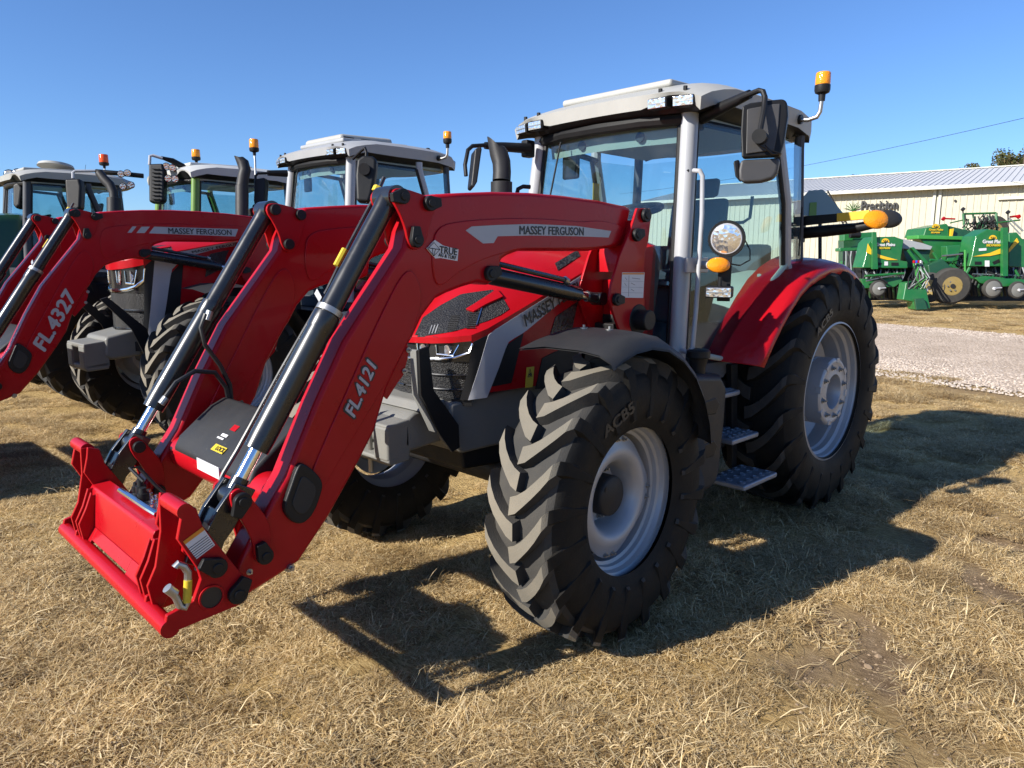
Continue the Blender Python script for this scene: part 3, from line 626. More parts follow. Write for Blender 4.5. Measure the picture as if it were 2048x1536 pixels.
def cab(root, pillar='grey_cab', roofm='roof', full=True, mirrors=True, lights=True, glassm='glass', rearbeam=True, letters=True):
    AT, AB = Vector((1.42, .575, 2.53)), Vector((1.53, .625, 1.22))
    BT, BB = Vector((.64, .73, 2.50)), Vector((.45, .74, 1.72))
    CT, CB = Vector((.18, .66, 2.50)), Vector((.16, .70, 1.70))
    BL = Vector((1.02, .70, 1.12))
    mir = lambda v: Vector((v.x, -v.y, v.z))
    for M in (lambda v: v, mir):
        s = 1 if M(AT).y > 0 else -1
        obj('pillar', MB().tube([M(AT+(AT-AB)*.03), M(AT), M((AT+AB)/2+Vector((.015, .01, 0))), M(AB), M(AB-(AT-AB)*.10)], .047, 14, flat=1.15), pillar, root)
        o_ = Vector((-.052, .012, 0)); obj('door_seal', MB().tube([M(AT+o_), M((AT+AB)/2+o_+Vector((.015, .01, 0))), M(AB+o_)], .020, 8), 'black_plastic', root)
        o_ = Vector((.012, -.055, 0)); obj('screen_seal', MB().tube([M(AT+o_), M((AT+AB)/2+o_+Vector((.015, .01, 0))), M(AB+o_)], .016, 8), 'black_plastic', root)
        obj('pillar', MB().tube([M(BT+Vector((0, 0, .08))), M(BT), M((BT+BB)/2+Vector((-.03, .01, 0))), M(BB), M(Vector((.30, .72, 1.60)))], .038, 10), pillar, root)
        o_ = Vector((.045, .006, 0)); obj('door_seal', MB().tube([M(BT+o_), M((BT+BB)/2+o_+Vector((-.03, .01, 0))), M(BB+o_)], .016, 8), 'black_plastic', root)
        obj('pillar', MB().tube([M(CT+Vector((0, 0, .08))), M(CT), M(CB)], .035, 8), 'cab_dark', root)
        # door glass with curved lower rear edge following the fender
        d = [AT+Vector((-.03, .02, 0)), (AT+AB)/2+Vector((-.03, .03, 0)), AB+Vector((-.03, .02, 0)), Vector((1.04, .69, 1.13)), Vector((.86, .715, 1.36)), Vector((.62, .73, 1.60)), BB+Vector((.02, .012, 0)), (BT+BB)/2+Vector((.0, .02, 0)), BT+Vector((.02, .012, 0))]
        mb = MB(); c = sum(d, Vector())/len(d)+Vector((0, .012, 0)); ring = [M(p) for p in d]; n = len(ring)
        vs = [M(c)]+ring; k = len(vs); vs2 = [p+Vector((0, -.006*s, 0)) for p in vs]
        mb.add(vs+vs2, [(0, 1+i, 1+(i+1) % n) for i in range(n)]+[(k, k+1+(i+1) % n, k+1+i) for i in range(n)]+[(1+i, 1+(i+1) % n, k+1+(i+1) % n, k+1+i) for i in range(n)])
        obj('door_glass', mb, glassm, root, smooth=60)
        obj('door_frame', MB().tube([M(p) for p in d[2:7]], .018, 8), 'cab_trim' if full else 'black_plastic', root)
        obj('door_frame', MB().tube([M(p+Vector((0, -.01, .0))) for p in (AT, BT)], .022, 8), 'black_plastic', root)
        pane('quarter_glass', [M(p) for p in (BT+Vector((-.04, .01, 0)), BB+Vector((-.04, .01, 0)), Vector((.22, .72, 1.66)), CB+Vector((0, .02, 0)), CT+Vector((0, .02, 0)))], glassm, root)
        # grab handle beside the A pillar
        if full and s > 0:
            h = [Y(1388, 341, .66), Y(1400, 342, .72), Y(1405, 352, .73), Y(1404, 430, .74), Y(1392, 620, .75), Y(1385, 695, .76), Y(1376, 705, .74), Y(1364, 702, .68)]
            obj('grab_handle', MB().tube(h, .013, 12), 'grey_cab', root)
            for c in ((1372, 343), (1358, 640)): obj('pillar_clip', MB().box(Y(*c, .60), (.03, .05, .028), Matrix.Rotation(.5, 3, 'Y')), 'black_plastic', root, bevel=.004)
            q = [Y(*c, .70) for c in ((1368, 515), (1411, 515), (1411, 545), (1368, 546))]; obj('handle_bracket', MB().prism(q, (0, .02, 0)), 'grey_cab', root, bevel=.006)
    # windscreen: curved sheet between A pillars
    rows = []
    for f in (0, .25, .5, .75, 1):
        a = AT.lerp(AB, f)+Vector((.015*math.sin(math.pi*f), 0, 0)); row = []
        for j in range(13):
            u = j/6-1; row.append(Vector((a.x+.07*(1-u*u), u*(a.y-.035), a.z)))
        rows.append(row)
    mb = MB().grid(rows); mb.grid([[p-Vector((.006, 0, 0)) for p in r] for r in rows]); obj('windscreen', mb, glassm, root, smooth=60, recalc=False)
    rows = [[Vector((CT.x-.05-.05*(1-u*u), u*(CT.y-.0), z)) for u in [j/4-1 for j in range(9)]] for z in (2.52, 2.1, 1.68)]
    obj('rear_window', MB().grid(rows), glassm, root, smooth=60, recalc=False)
    obj('rear_frame', MB().tube([(.12, -.66, 1.67), (.06, 0, 1.67), (.12, .66, 1.67)], .03, 8), 'black_plastic', root)
    # roof: shell with arched cut-outs above the work lights
    def rows_roof():
        out = []
        xs = [1.60, 1.575, 1.52, 1.40, 1.2, .9, .6, .35, .10, -.12, -.20]
        for x in xs:
            f = (1.60-x)/1.5; hw = .735 if x < 1.5 else .735-.02*(x-1.5)/.1
            zc = 2.66+.115*min(1, (1.615-x)/.30)**.8 if x > 1.3 else 2.768+.012*math.sin((1.3-x)/1.2*math.pi)
            if x < .2: zc -= (.2-x)*.18
            row = []
            for j in range(25):
                u = j/12-1; a = abs(u)
                drop = .045*max(0, (a-.80)/.20)**1.6+.02*a*a
                hw2 = hw if x > .3 else hw-.05*(.3-x)/.5; row.append(((x if x > .15 else x+(.15-x)*.75*a**3)-.10*a**4*(1 if x > 1.2 else 0)*.6, u*hw2, zc-drop*(1 if x < 1.5 else .8)))
            out.append(row)
        return out
    RR = rows_roof(); mb = MB(); mb.grid(RR)
    # skirt round the rim
    m = len(RR[0]); ringv = [RR[0][j] for j in range(m)]+[RR[i][m-1] for i in range(1, len(RR))]+[RR[-1][j] for j in range(m-2, -1, -1)]+[RR[i][0] for i in range(len(RR)-2, 0, -1)]
    def low(p):
        x, y, z = p; f = 1.0
        if x > 1.40: f = 1-.82*math.exp(-((abs(y)-.56)/.13)**4)
        elif x > 1.15: f = .9
        return (x-.012 if x > 1.3 else x, y*.985, z-.105*f if abs(y) > .70 and x <= 1.3 else z-.075*f)
    lowv = [low(p) for p in ringv]; in_ = [(p[0]*.92+.06, p[1]*.86, 2.565) for p in lowv]; n = len(ringv)
    mb.add(ringv+lowv, [(i, (i+1) % n, n+(i+1) % n, n+i) for i in range(n)])
    rf = obj('roof', mb, roofm, root, smooth=32, recalc=True)
    obj('roof_lining', MB().add(lowv+in_+[(.85, 0, 2.56)], [(i, (i+1) % n, n+(i+1) % n, n+i) for i in range(n)]+[(n+i, n+(i+1) % n, 2*n) for i in range(n)]), 'black_plastic', rf, smooth=40)
    obj('roof_hatch', MB().prism([(1.42, -.40, 2.735), (1.42, .44, 2.735), (.55, .44, 2.76), (.55, -.40, 2.76)], (0, 0, .045)), roofm, rf, bevel=.02, seg=3)
    obj('header_beam', MB().tube([(1.43, -.56, 2.535), (1.50, -.3, 2.54), (1.515, 0, 2.54), (1.50, .3, 2.54), (1.43, .56, 2.535)], .035, 8), 'black_plastic', root)
    obj('sun_blind', MB().grid([[(1.46-.07*u*u, u*.52, 2.52) for u in (-1, -.5, 0, .5, 1)], [(1.44-.07*u*u, u*.52, 2.42) for u in (-1, -.5, 0, .5, 1)]]), 'cab_trim', root)
    for c in (-.2, .25): obj('air_vent', MB().cyl((1.435, c, 2.47), (1.447, c, 2.47), .03, 16), 'dark_plastic', root)
    obj('cab_floor', MB().prism([(1.52, .60, 1.12), (1.05, .66, 1.12), (.75, .66, 1.32), (.15, .66, 1.50), (.15, -.66, 1.50), (.75, -.66, 1.32), (1.05, -.66, 1.12), (1.52, -.60, 1.12)], (0, 0, -.10)), 'cab_dark', root)
    obj('roof_lining_pad', MB().box((.8, 0, 2.55), (1.2, 1.2, .03)), 'cab_trim', root, bevel=.01)
    if lights:
        for s in (1, -1):
            lamp_box(rf, (1.572, s*.622, 2.605), (1, s*.28, -.08), .125, .062, .07); lamp_box(rf, (1.60, s*.470, 2.608), (1, s*.04, -.08), .125, .062, .07)
    obj('aerial', MB().cyl((.35, -.45, 2.72), (.29, -.46, 3.0), .003, 5), 'black_plastic', rf)
    if mirrors:
        bq = [Vector((.36, .70, 2.655)), Vector((.34, .78, 2.648)), Vector((.335, .835, 2.66)), Vector((.33, .85, 2.69)), Vector((.33, .855, 2.755))]
        beacon(root, None, bq); obj('beacon_foot', MB().cyl((.36, .68, 2.655), (.355, .745, 2.654), .03, 12), 'black_plastic', root)
        obj('roof_fin', MB().lathe([(.05, 0), (.045, .04), (.02, .07), (0, .075)], (.40, .60, 2.70), 16, axis='z'), 'black_plastic', rf)
    # interior
    mb = MB(); R = Matrix.Rotation(math.radians(14), 4, 'Y'); pts = []
    for i in range(29):
        t = 2*math.pi*i/28; pts.append(Vector((1.22, .03, 2.06))+R @ Vector((.20*math.cos(t), .20*math.sin(t), 0)))
    mb.tube(pts, .021, 8, caps=False); c = Vector((1.22, .03, 2.06))
    for t in (0.5, 2.6, 4.7): mb.cyl(c, c+R @ Vector((.19*math.cos(t), .19*math.sin(t), 0)), .012, 6)
    sw = obj('steering_wheel', mb, 'black_plastic', root); obj('steering_column', MB().tube([c, c+Vector((.07, 0, -.25)), c+Vector((.14, 0, -.85))], [.045, .07, .09], 12), 'cab_dark', root)
    obj('dashboard', MB().py([(1.18, 1.83), (1.40, 1.86), (1.44, 1.70), (1.42, 1.12), (1.30, 1.12)], -.26, .28), 'cab_dark', root, bevel=.03, seg=3)
    mb = MB().box((.62, 0, 1.62), (.46, .48, .12)); s_ = obj('seat', mb, 'seat', root, bevel=.04, seg=3)
    obj('seat_back', MB().py([(.44, 1.64), (.36, 2.18), (.28, 2.20), (.32, 1.62)], -.23, .23), 'seat', s_, bevel=.04, seg=3); obj('headrest', MB().py([(.33, 2.20), (.30, 2.34), (.24, 2.34), (.27, 2.20)], -.13, .13), 'seat', s_, bevel=.03)
    obj('seat_base', MB().box((.62, 0, 1.44), (.34, .34, .26)), 'cab_dark', s_, bevel=.02); obj('armrest', MB().box((.66, -.30, 1.80), (.40, .10, .07)), 'seat', s_, bevel=.02)
    obj('side_console', MB().py([(.95, 1.30), (.95, 1.55), (.70, 1.72), (.15, 1.74), (.15, 1.48), (.75, 1.32)], -.66, -.36), 'cab_trim', root, bevel=.02)
    obj('side_console', MB().py([(.88, 1.34), (.80, 1.52), (.60, 1.66), (.15, 1.70), (.15, 1.48), (.75, 1.34)], .42, .655), 'cab_trim', root, bevel=.02)
    obj('rear_console', MB().box((.28, .05, 1.68), (.18, .95, .36)), 'cab_dark', root, bevel=.03)
    obj('joystick', MB().tube([(.86, -.30, 1.84), (.88, -.30, 1.95), (.89, -.30, 1.99)], [.012, .014, .024], 8), 'black_plastic', root)
    obj('monitor', MB().box((.92, -.50, 1.90), (.03, .22, .16), Matrix.Rotation(.4, 3, 'Z')), 'black_plastic', root, bevel=.008)
    obj('interior_mirror', MB().box((1.36, -.36, 2.36), (.03, .14, .16)), 'black_plastic', root, bevel=.02)
    obj('coat_rail', MB().tube([(.20, .35, 2.2), (.22, .35, 2.05), (.22, .30, 2.02), (.2, .1, 2.02)], .012, 8), 'cab_dark', root)
    obj('wiper', MB().tube([(1.50, -.33, 2.50), (1.545, -.38, 2.15), (1.55, -.40, 2.0)], .006, 6), 'black_plastic', root)
    return rf
# ------------------------------------------------------------------ chassis, shared
def chassis(root, zf=.655, zr=.835, wb=2.55, track=.75):
    obj('engine', MB().py([(1.45, .62), (wb+.32, .70), (wb+.36, 1.06), (2.3, 1.12), (1.45, 1.30)], -.27, .27), 'black_plastic', root, bevel=.02)
    obj('gearbox', MB().py([(-.30, .55), (1.5, .50), (1.5, 1.10), (.9, 1.14), (-.30, 1.10)], -.28, .28), 'black_plastic', root, bevel=.03)
    obj('cab_mount', MB().py([(.1, 1.08), (1.45, 1.0), (1.50, 1.14), (1.05, 1.13), (.75, 1.30), (.15, 1.42)], -.60, .60), 'black_plastic', root, bevel=.02)
    obj('axle', MB().tube([(0, -.62, zr), (0, -.3, zr), (0, .3, zr), (0, .62, zr)], [.12, .18, .18, .12], 20), 'black_plastic', root)
    obj('axle', MB().tube([(wb, -track, zf), (wb, -.3, zf-.02), (wb, .3, zf-.02), (wb, track, zf)], [.11, .085, .085, .11], 16), 'dark_plastic', root)
    obj('front_frame', MB().py([(wb-.5, .80), (wb+.36, .80), (wb+.44, .88), (wb+.43, 1.06), (wb-.1, 1.10), (wb-.5, 1.10)], -.31, .31), 'charcoal', root, bevel=.02)
    for s in (1, -1):
        obj('steering_arm', MB().box((wb-.15, s*.45, zf), (.05, .5, .05)), 'steel', root)
        obj('lift_arm', MB().tube([(-.15, s*.35, .62), (-.6, s*.40, .56), (-1.0, s*.42, .58)], .035, 8), 'black_plastic', root)
def fender_rear(root, m='red', zoff=0):
    e = [(1.085, 1.125), (.985, 1.245), (.88, 1.356), (.76, 1.462), (.628, 1.563), (.49, 1.63), (.343, 1.676), (.18, 1.708), (.02, 1.719), (-.14, 1.70), (-.282, 1.656), (-.42, 1.585), (-.55, 1.48), (-.66, 1.34)]
    old = XF.copy()
    for M in (Matrix.Identity(4), MIR):
        setxf(old @ M); rows = []
        for i, (x, z) in enumerate(e):
            r = Vector((x, z-.83)).normalized(); f = i/(len(e)-1)
            h = lambda y, o: (x+r.x*o, y, z+zoff+r.y*o)
            rows.append([h(.60, .085 if i < 8 else .05), h(.64, .07 if i < 8 else .035), h(.72, .05), h(.82, .040), h(.895, .022), h(.925, .004), h(.932, -.028), h(.925, -.052)])
        mb = MB(); mb.grid(rows); mb.grid([[(p[0]-.0, p[1]-.004, p[2]-.008) for p in r] for r in rows])
        k = len(rows[0]); N = len(rows)*k
        for i in range(len(rows)-1):
            for j in (0, k-1): a = i*k+j; mb.f.append((a, a+k, a+k+N, a+N)); mb.m.append(0)
        for j in range(k-1):
            for i in (0, len(rows)-1): a = i*k+j; mb.f.append((a, a+1, a+1+N, a+N)); mb.m.append(0)
        obj('mudguard', mb, m, root, smooth=50)
        inner = [(x*.97, z-.02) for x, z in e]+[(-.62, 1.2), (.2, 1.35), (.9, 1.10)]
        obj('mudguard_liner', MB().py(inner, .585, .60), 'black_plastic', root)
    setxf(old)
# ================================================================== the tractor in front
T1 = empty('tractor', None, (0, 0, 0), 0, 'nearest red tractor with pale roof and red front loader, facing left in the foreground', 'tractor')
st = math.radians(2.35)
wheel(T1, (2.55, .92, .655), 1, 'small', st); wheel(T1, (2.55, -.92, .655), -1, 'small', st)
wheel(T1, (0, .73, .835), 1, 'large'); wheel(T1, (0, -.73, .835), -1, 'large')
setxf()
chassis(T1); arms = loader(T1); bonnet(T1); roof1 = cab(T1); fender_rear(T1)
la = arms['L']
# arm graphics
q = [(931, 461), (943, 453), (995, 450), (1062, 448), (1152, 452), (1222, 462), (1217, 475), (1152, 472.5), (1062, 471), (995, 472.5), (987, 486), (966, 487)]
obj('arm_stripe', MB().prism([Y(a, b, A0+.0075) for a, b in q], (0, .0012, 0)), 'silver_decal', la, smooth=0)
text('arm_lettering', 'MASSEY FERGUSON', Y(1039, 460, A0+.009), Y(1167, 463, A0+.009), .037, 'black_decal', la, bold=.018)
a, b = Y(697, 832, A0+.0075), Y(745, 722, A0+.0075); d = (b-a).normalized()
text('arm_lettering', 'FL.4121', a, b, .062, 'outline_decal', la, bold=.055, shear=.25); text('arm_lettering', 'FL.4121', a+d*.004, b-d*.004, .052, 'silver_decal', la, bold=.022, shear=.25, off=.0015)
# dealer sticker
q = [(852, 497), (868, 480), (884, 491), (915, 499), (913, 522), (879, 516), (869, 517)]
sk = obj('dealer_sticker', MB().prism([Y(a, b, A0+.0015) for a, b in q], (0, .0066, 0)), 'white_decal', la, smooth=0)
text('sticker_lettering', 'TRUE', Y(879, 499, A0+.0085), Y(914, 504, A0+.0085), .028, 'black_decal', sk, bold=.02); text('sticker_lettering', 'AG & TURF', Y(877, 509, A0+.0085), Y(912, 516, A0+.0085), .014, 'black_decal', sk, bold=.02)
for pl in (((856, 497), (868, 485), (880, 499), (868, 512), (856, 497)), ((858, 496), (879, 499)), ((865, 497), (866, 509)), ((871, 498), (868, 511))): obj('sticker_mark', MB().tube([Y(a, b, A0+.0086) for a, b in pl], .0016, 4), 'black_decal', sk)
q = [(1242, 545), (1287, 545), (1284, 596), (1240, 595)]
ms = obj('instruction_sticker', MB().prism([Y(a+2, b, .6253) for a, b in q], (0, .0012, 0)), 'white_decal', T1, smooth=0)
obj('sticker_band', MB().prism([Y(a, b, .6267) for a, b in ((1245, 546), (1288, 546), (1288, 549), (1245, 549))], (0, .001, 0)), 'orange_decal', ms, smooth=0)
for pl in (((1258, 551), (1257, 593)), ((1245, 562), (1287, 563)), ((1244, 574), (1286, 575)), ((1244, 585), (1286, 586)), ((1250, 555), (1254, 560)), ((1249, 566), (1253, 572)), ((1262, 566), (1270, 570)), ((1262, 578), (1268, 582)), ((1264, 556), (1280, 558))): obj('sticker_line', MB().tube([Y(a, b, .6268) for a, b in pl], .0011, 4), 'silver_decal' if pl[0][0] < 1247 else 'black_decal', ms)
q = [Y(*c, .09) for c in ((407, 936), (448, 962), (448, 975), (409, 950))]
# hoses on the right-hand cylinder and behind the cross tube
rh = [((412, 628), (402, 655), (410, 690), (440, 730), (460, 770), (464, 815)), ((330, 795), (352, 765), (390, 742), (430, 745), (452, 775), (460, 815))]
for h in rh: obj('hydraulic_hose', MB().tube([Y(a, b, -.40) for a, b in h], .011, 8), 'hose', T1)
for c in ((420, 622, 414, 640), (322, 808, 332, 795)): obj('hose_fitting', MB().cyl(Y(c[0], c[1], -.40), Y(c[2], c[3], -.40), .016, 10), 'steel', T1)
for i, c in enumerate((((600, 860), (640, 790), (690, 720), (720, 660)), ((655, 830), (640, 760), (660, 690), (720, 640)), ((590, 900), (600, 840), (650, 800), (700, 790)))):
    obj('hydraulic_hose', MB().tube([Y(a, b, .25-.1*i) for a, b in c], .016, 8), 'hose_grey' if i == 0 else 'hose', T1)
# front weight bracket
mb = MB().py([(2.93, .86), (3.16, .84), (3.20, .87), (3.19, .99), (3.13, 1.03), (2.93, 1.04)], -.22, .22); hb = obj('front_bracket', mb, 'charcoal', T1, bevel=.02, seg=3)
obj('bracket_jaw', MB().py([(3.16, .965), (3.27, .955), (3.285, .965), (3.285, .985), (3.16, 1.0)], -.20, .22), 'charcoal', hb, bevel=.01); obj('bracket_jaw', MB().py([(3.16, .80), (3.27, .79), (3.285, .80), (3.285, .825), (3.16, .845)], -.20, .22), 'charcoal', hb, bevel=.01)
for y0, y1 in ((.10, .22), (-.20, -.08)): obj('jaw_side', MB().py([(3.155, .82), (3.29, .81), (3.29, .975), (3.155, .98)], y0, y1), 'charcoal', hb, bevel=.015)
obj('hitch_pin', MB().tube([(3.25, .02, .72), (3.25, .02, 1.0), (3.25, .02, 1.01), (3.25, -.01, 1.045), (3.25, .02, 1.075), (3.25, .05, 1.045), (3.25, .02, 1.012)], .012, 10), 'steel', hb)
obj('front_cap', MB().py([(2.98, 1.035), (3.14, 1.035), (3.10, 1.075), (2.98, 1.08)], -.20, .27), 'charcoal', hb, bevel=.012)
gq = [(838, 700), (858, 692), (868, 780), (918, 850), (920, 895), (905, 905), (880, 870), (842, 790)]
obj('guard_bar', MB().py(XZ(gq, .36), .345, .360), 'black_plastic', T1, bevel=.003); obj('guard_flange', MB().py(XZ([(836, 702), (841, 700), (846, 790), (880, 862), (874, 866), (840, 792)], .36), .30, .345), 'charcoal', T1, bevel=.002)
# front mudguard, left and right
for s in (1, -1):
    setxf(MIR if s < 0 else None); rows = []
    arc = [(2.86, 1.355), (2.80, 1.385), (2.70, 1.415), (2.58, 1.425), (2.45, 1.405), (2.32, 1.345), (2.20, 1.25), (2.11, 1.13), (2.05, 1.0), (2.02, .87)]
    for i, (x, z) in enumerate(arc):
        r = Vector((x-2.55, z-.655)).normalized(); rows.append([(x+(.10 if i == 0 else .05 if i == 1 else 0), .74, z+.006), (x, .80, z+.012), (x, 1.0, z+.012), (x-r.x*.004, 1.10, z-.0), (x-r.x*.02, 1.155, z-r.y*.03), (x-r.x*.03, 1.165, z-r.y*.055)])
    mb = MB().grid(rows); mb.grid([[(p[0]-.004, p[1], p[2]-.008) for p in r] for r in rows]); g = obj('front_mudguard', mb, 'dark_plastic', T1, smooth=45, recalc=False)
    for x, y in ((2.62, .82), (2.60, .95)): mb = MB(); nut(mb, (x, y, 1.432), (0, 0, 1), .012, .006); obj('bolt', mb, 'steel', g)
    obj('mudguard_stay', MB().tube([(2.50, .62, .75), (2.50, .66, 1.0), (2.56, .78, 1.40)], .016, 8), 'steel', g)
setxf()
# fuel / DEF tank with filler, steps
tk = [(1.72, 1.13), (1.42, 1.10), (1.34, 1.02), (1.35, .80), (1.38, .50), (1.44, .42), (1.68, .42), (1.74, .60)]
tank = obj('fuel_tank', MB().py(tk, .55, .86), 'dark_plastic', T1, bevel=.04, seg=3)
for z in (.93, .68): obj('tank_groove', MB().py([(1.66, z+.03), (1.48, z+.045), (1.43, z+.0), (1.47, z-.055), (1.66, z-.05)], .845, .864), 'black_plastic', tank, bevel=.01)
mb = MB().tube([(1.56, .78, 1.08), (1.56, .78, 1.15), (1.56, .78, 1.20), (1.56, .78, 1.205), (1.56, .78, 1.24), (1.56, .78, 1.25)], [.045, .045, .06, .068, .068, .055], 20); obj('filler_cap', mb, 'black_plastic', tank)
obj('tank_block', MB().py([(1.36, 1.0), (.96, 1.0), (.96, .55), (1.36, .50)], .42, .66), 'black_plastic', T1, bevel=.02)
obj('blue_cap', MB().lathe([(0, .0), (.045, .0), (.05, .02), (.05, .045), (.03, .06), (0, .062)], (1.24, .70, .985), 16, axis='z'), 'blue', T1)
for z, x0, x1, y0, y1 in ((.405, .84, 1.27, .70, .96), (.665, .92, 1.25, .62, .86), (.93, 1.0, 1.24, .58, .76)):
    s_ = obj('step', MB().box(((x0+x1)/2, (y0+y1)/2, z), (x1-x0, y1-y0, .035)), 'step', T1, bevel=.012)
    for i in range(5):
        for j in range(3):
            mb = MB().lathe([(.0, .0), (.022, .0), (.024, .006), (.014, .009), (.012, .002), (0, .002)], (x0+.05+i*(x1-x0-.1)/4, y0+.045+j*(y1-y0-.09)/2, z+.0175), 8, axis='z'); obj('step_tread', mb, 'step', s_)
obj('step_hanger', MB().py([(.88, .42), (.94, .42), (1.02, 1.10), (.94, 1.10)], .66, .70), 'black_plastic', T1, bevel=.004)
obj('step_hanger', MB().py([(1.24, .42), (1.29, .42), (1.31, 1.0), (1.26, 1.0)], .66, .70), 'black_plastic', T1, bevel=.004)
# exhaust
e0 = D(1003, 364, 4.42); xs = obj('exhaust', MB().tube([(e0.x, e0.y, 1.50), (e0.x, e0.y, e0.z), (e0.x, e0.y, e0.z+.002)], [.066, .066, .058], 24), 'dark_plastic', T1)
p = [D(1003, 362, 4.42), D(1004, 345, 4.42), D(1003, 325, 4.42), D(997, 305, 4.42), D(991, 290, 4.42)]
mb = MB().tube(p, [.056]*5, 20, caps=False); tip = [(984, 271)]
m = len(p); k = len(mb.v)-20
for i in range(20):
    v = Vector(mb.v[k+i]); c = Vector(p[-1]); s = (v-c).dot(-rt)/.056; mb.v[k+i] = tuple(v+up*(.075*max(-.4, s)))
obj('exhaust_tip', mb, 'dark_plastic', xs, recalc=True)
# left mirror (seen from the back) and its arm
c0 = D(1395, 240, 4.15); arm = mirror_arm(T1, [c0, D(1430, 222, 4.05), D(1490, 192, 3.85), D(1518, 181, 3.78), D(1526, 183, 3.76), D(1530, 195, 3.75), D(1528, 220, 3.72), D(1520, 262, 3.68)], .0145)
obj('arm_sleeve', MB().tube([D(1400, 238, 4.14), D(1440, 217, 4.02), D(1500, 188, 3.84)], [.036, .034, .024], 12), 'black_plastic', arm); obj('arm_hinge', MB().box(c0, (.07, .06, .12)), 'black_plastic', arm, bevel=.012)
mn = (CAM-D(1525, 270, 3.8)); mn.z = 0; mn.normalize(); mn = (mn+rt*-.10).normalized()
def face_poly(px, depth): return [D(a, b, depth) for a, b in px]
mq = [(1484, 212), (1500, 205), (1545, 199), (1566, 197), (1574, 203), (1576, 230), (1568, 285), (1560, 312), (1483, 316), (1481, 262)]
mir = obj('mirror', MB().prism(face_poly(mq, 3.76), -mn*.07), 'black_plastic', T1, bevel=.014, seg=3)
obj('mirror_panel', MB().prism(face_poly([(1494, 218), (1545, 208), (1560, 207), (1557, 250), (1548, 300), (1492, 308)], 3.752), -mn*.012), 'mirror_grey', mir, bevel=.005)
m2 = obj('wide_mirror', MB().prism(face_poly([(1481, 319), (1560, 315), (1554, 345), (1546, 357), (1520, 364), (1486, 366), (1478, 358), (1477, 340)], 3.77), -mn*.08), 'mirror_grey', T1, bevel=.018, seg=3)
obj('mirror_cup', MB().prism(face_poly([(1466, 322), (1478, 318), (1480, 364), (1470, 352)], 3.80), -mn*.06), 'black_plastic', m2, bevel=.01)
obj('mirror_joint', MB().cyl(D(1518, 272, 3.66), D(1522, 276, 3.76), .036, 18), 'black_plastic', arm)
obj('mirror_cable', MB().tube([D(1516, 290, 3.70), D(1532, 297, 3.70), D(1545, 308, 3.72), D(1562, 308, 3.76), D(1540, 300, 3.73), D(1530, 290, 3.72)], .005, 6), 'hose', arm)
# right mirror and arm
a2 = mirror_arm(T1, [D(1062, 297, 4.78), D(1020, 293, 4.70), D(975, 290, 4.6), D(945, 292, 4.55), D(936, 300, 4.53), D(930, 330, 4.5), D(932, 352, 4.5)], .013)
obj('arm_sleeve', MB().tube([D(1058, 297, 4.78), D(1010, 294, 4.68), D(970, 291, 4.6)], [.034, .030, .022], 12), 'black_plastic', a2); obj('arm_hinge', MB().box(D(1056, 298, 4.8), (.08, .06, .11)), 'black_plastic', a2, bevel=.012)
obj('mirror', MB().prism([D(a, b, 4.5) for a, b in ((942, 308), (954, 302), (956, 308), (947, 372), (940, 384), (934, 380))], rt*.03-fw*.10), 'black_plastic', T1, bevel=.01)
obj('side_hook', MB().tube([D(1034, 388, 4.6), D(1036, 378, 4.6), D(1046, 373, 4.6), D(1060, 374, 4.62)], .014, 8), 'black_plastic', T1)
# lamp cluster beside the door
lc = D(1453, 478, 3.92); ln_ = (CAM-lc).normalized(); ln_ = (ln_+rt*-.12+up*-.1).normalized()
bd = obj('head_lamp', MB().tube([lc-ln_*.10+rt*.03, lc-ln_*.07, lc-ln_*.01, lc], [.045, .090, .100, .096], 28), 'black_plastic', T1)
obj('lens', MB().tube([lc-ln_*.001, lc+ln_*.006, lc+ln_*.014], [.078, .076, .05], 28), 'reflector', bd); obj('lens_ring', MB().tube([lc+ln_*.000, lc+ln_*.006], [.084, .080], 28), 'silver_decal', bd)
lb = D(1449, 555, 3.98); obj('lamp_bracket', MB().box(lb, (.03, .07, .26), Matrix.Rotation(.5, 3, 'Z')), 'black_plastic', T1, bevel=.004)
obj('lamp_bar', MB().cyl(D(1400, 530, 4.1), D(1450, 530, 3.97), .022, 8), 'grey_cab', T1)
ac = D(1437, 530, 3.92); R = Matrix((rt, -ln_, up)).transposed()
mb = MB(); mb.lathe([(0, .030), (.035, .026), (.055, .016), (.064, 0), (.060, -.02), (0, -.02)], (0, 0, 0), 28)
mb.v = [tuple(ac+rt*p[0]+up*p[2]*.66+ln_*p[1]) for p in mb.v]; obj('turn_signal', mb, 'amber', T1)
lamp_box(T1, D(1437, 585, 3.9), (ln_.x, ln_.y, -.05), .145, .062, .07)
obj('lamp_cable', MB().tube([D(1490, 480, 3.98), D(1500, 500, 3.98), D(1500, 520, 3.98), D(1480, 531, 3.98), D(1462, 528, 3.98)], .004, 6), 'hose', T1)
lamp_box(roof1, (.16, .62, 2.60), (-1, .3, -.1), .12, .07, .07)
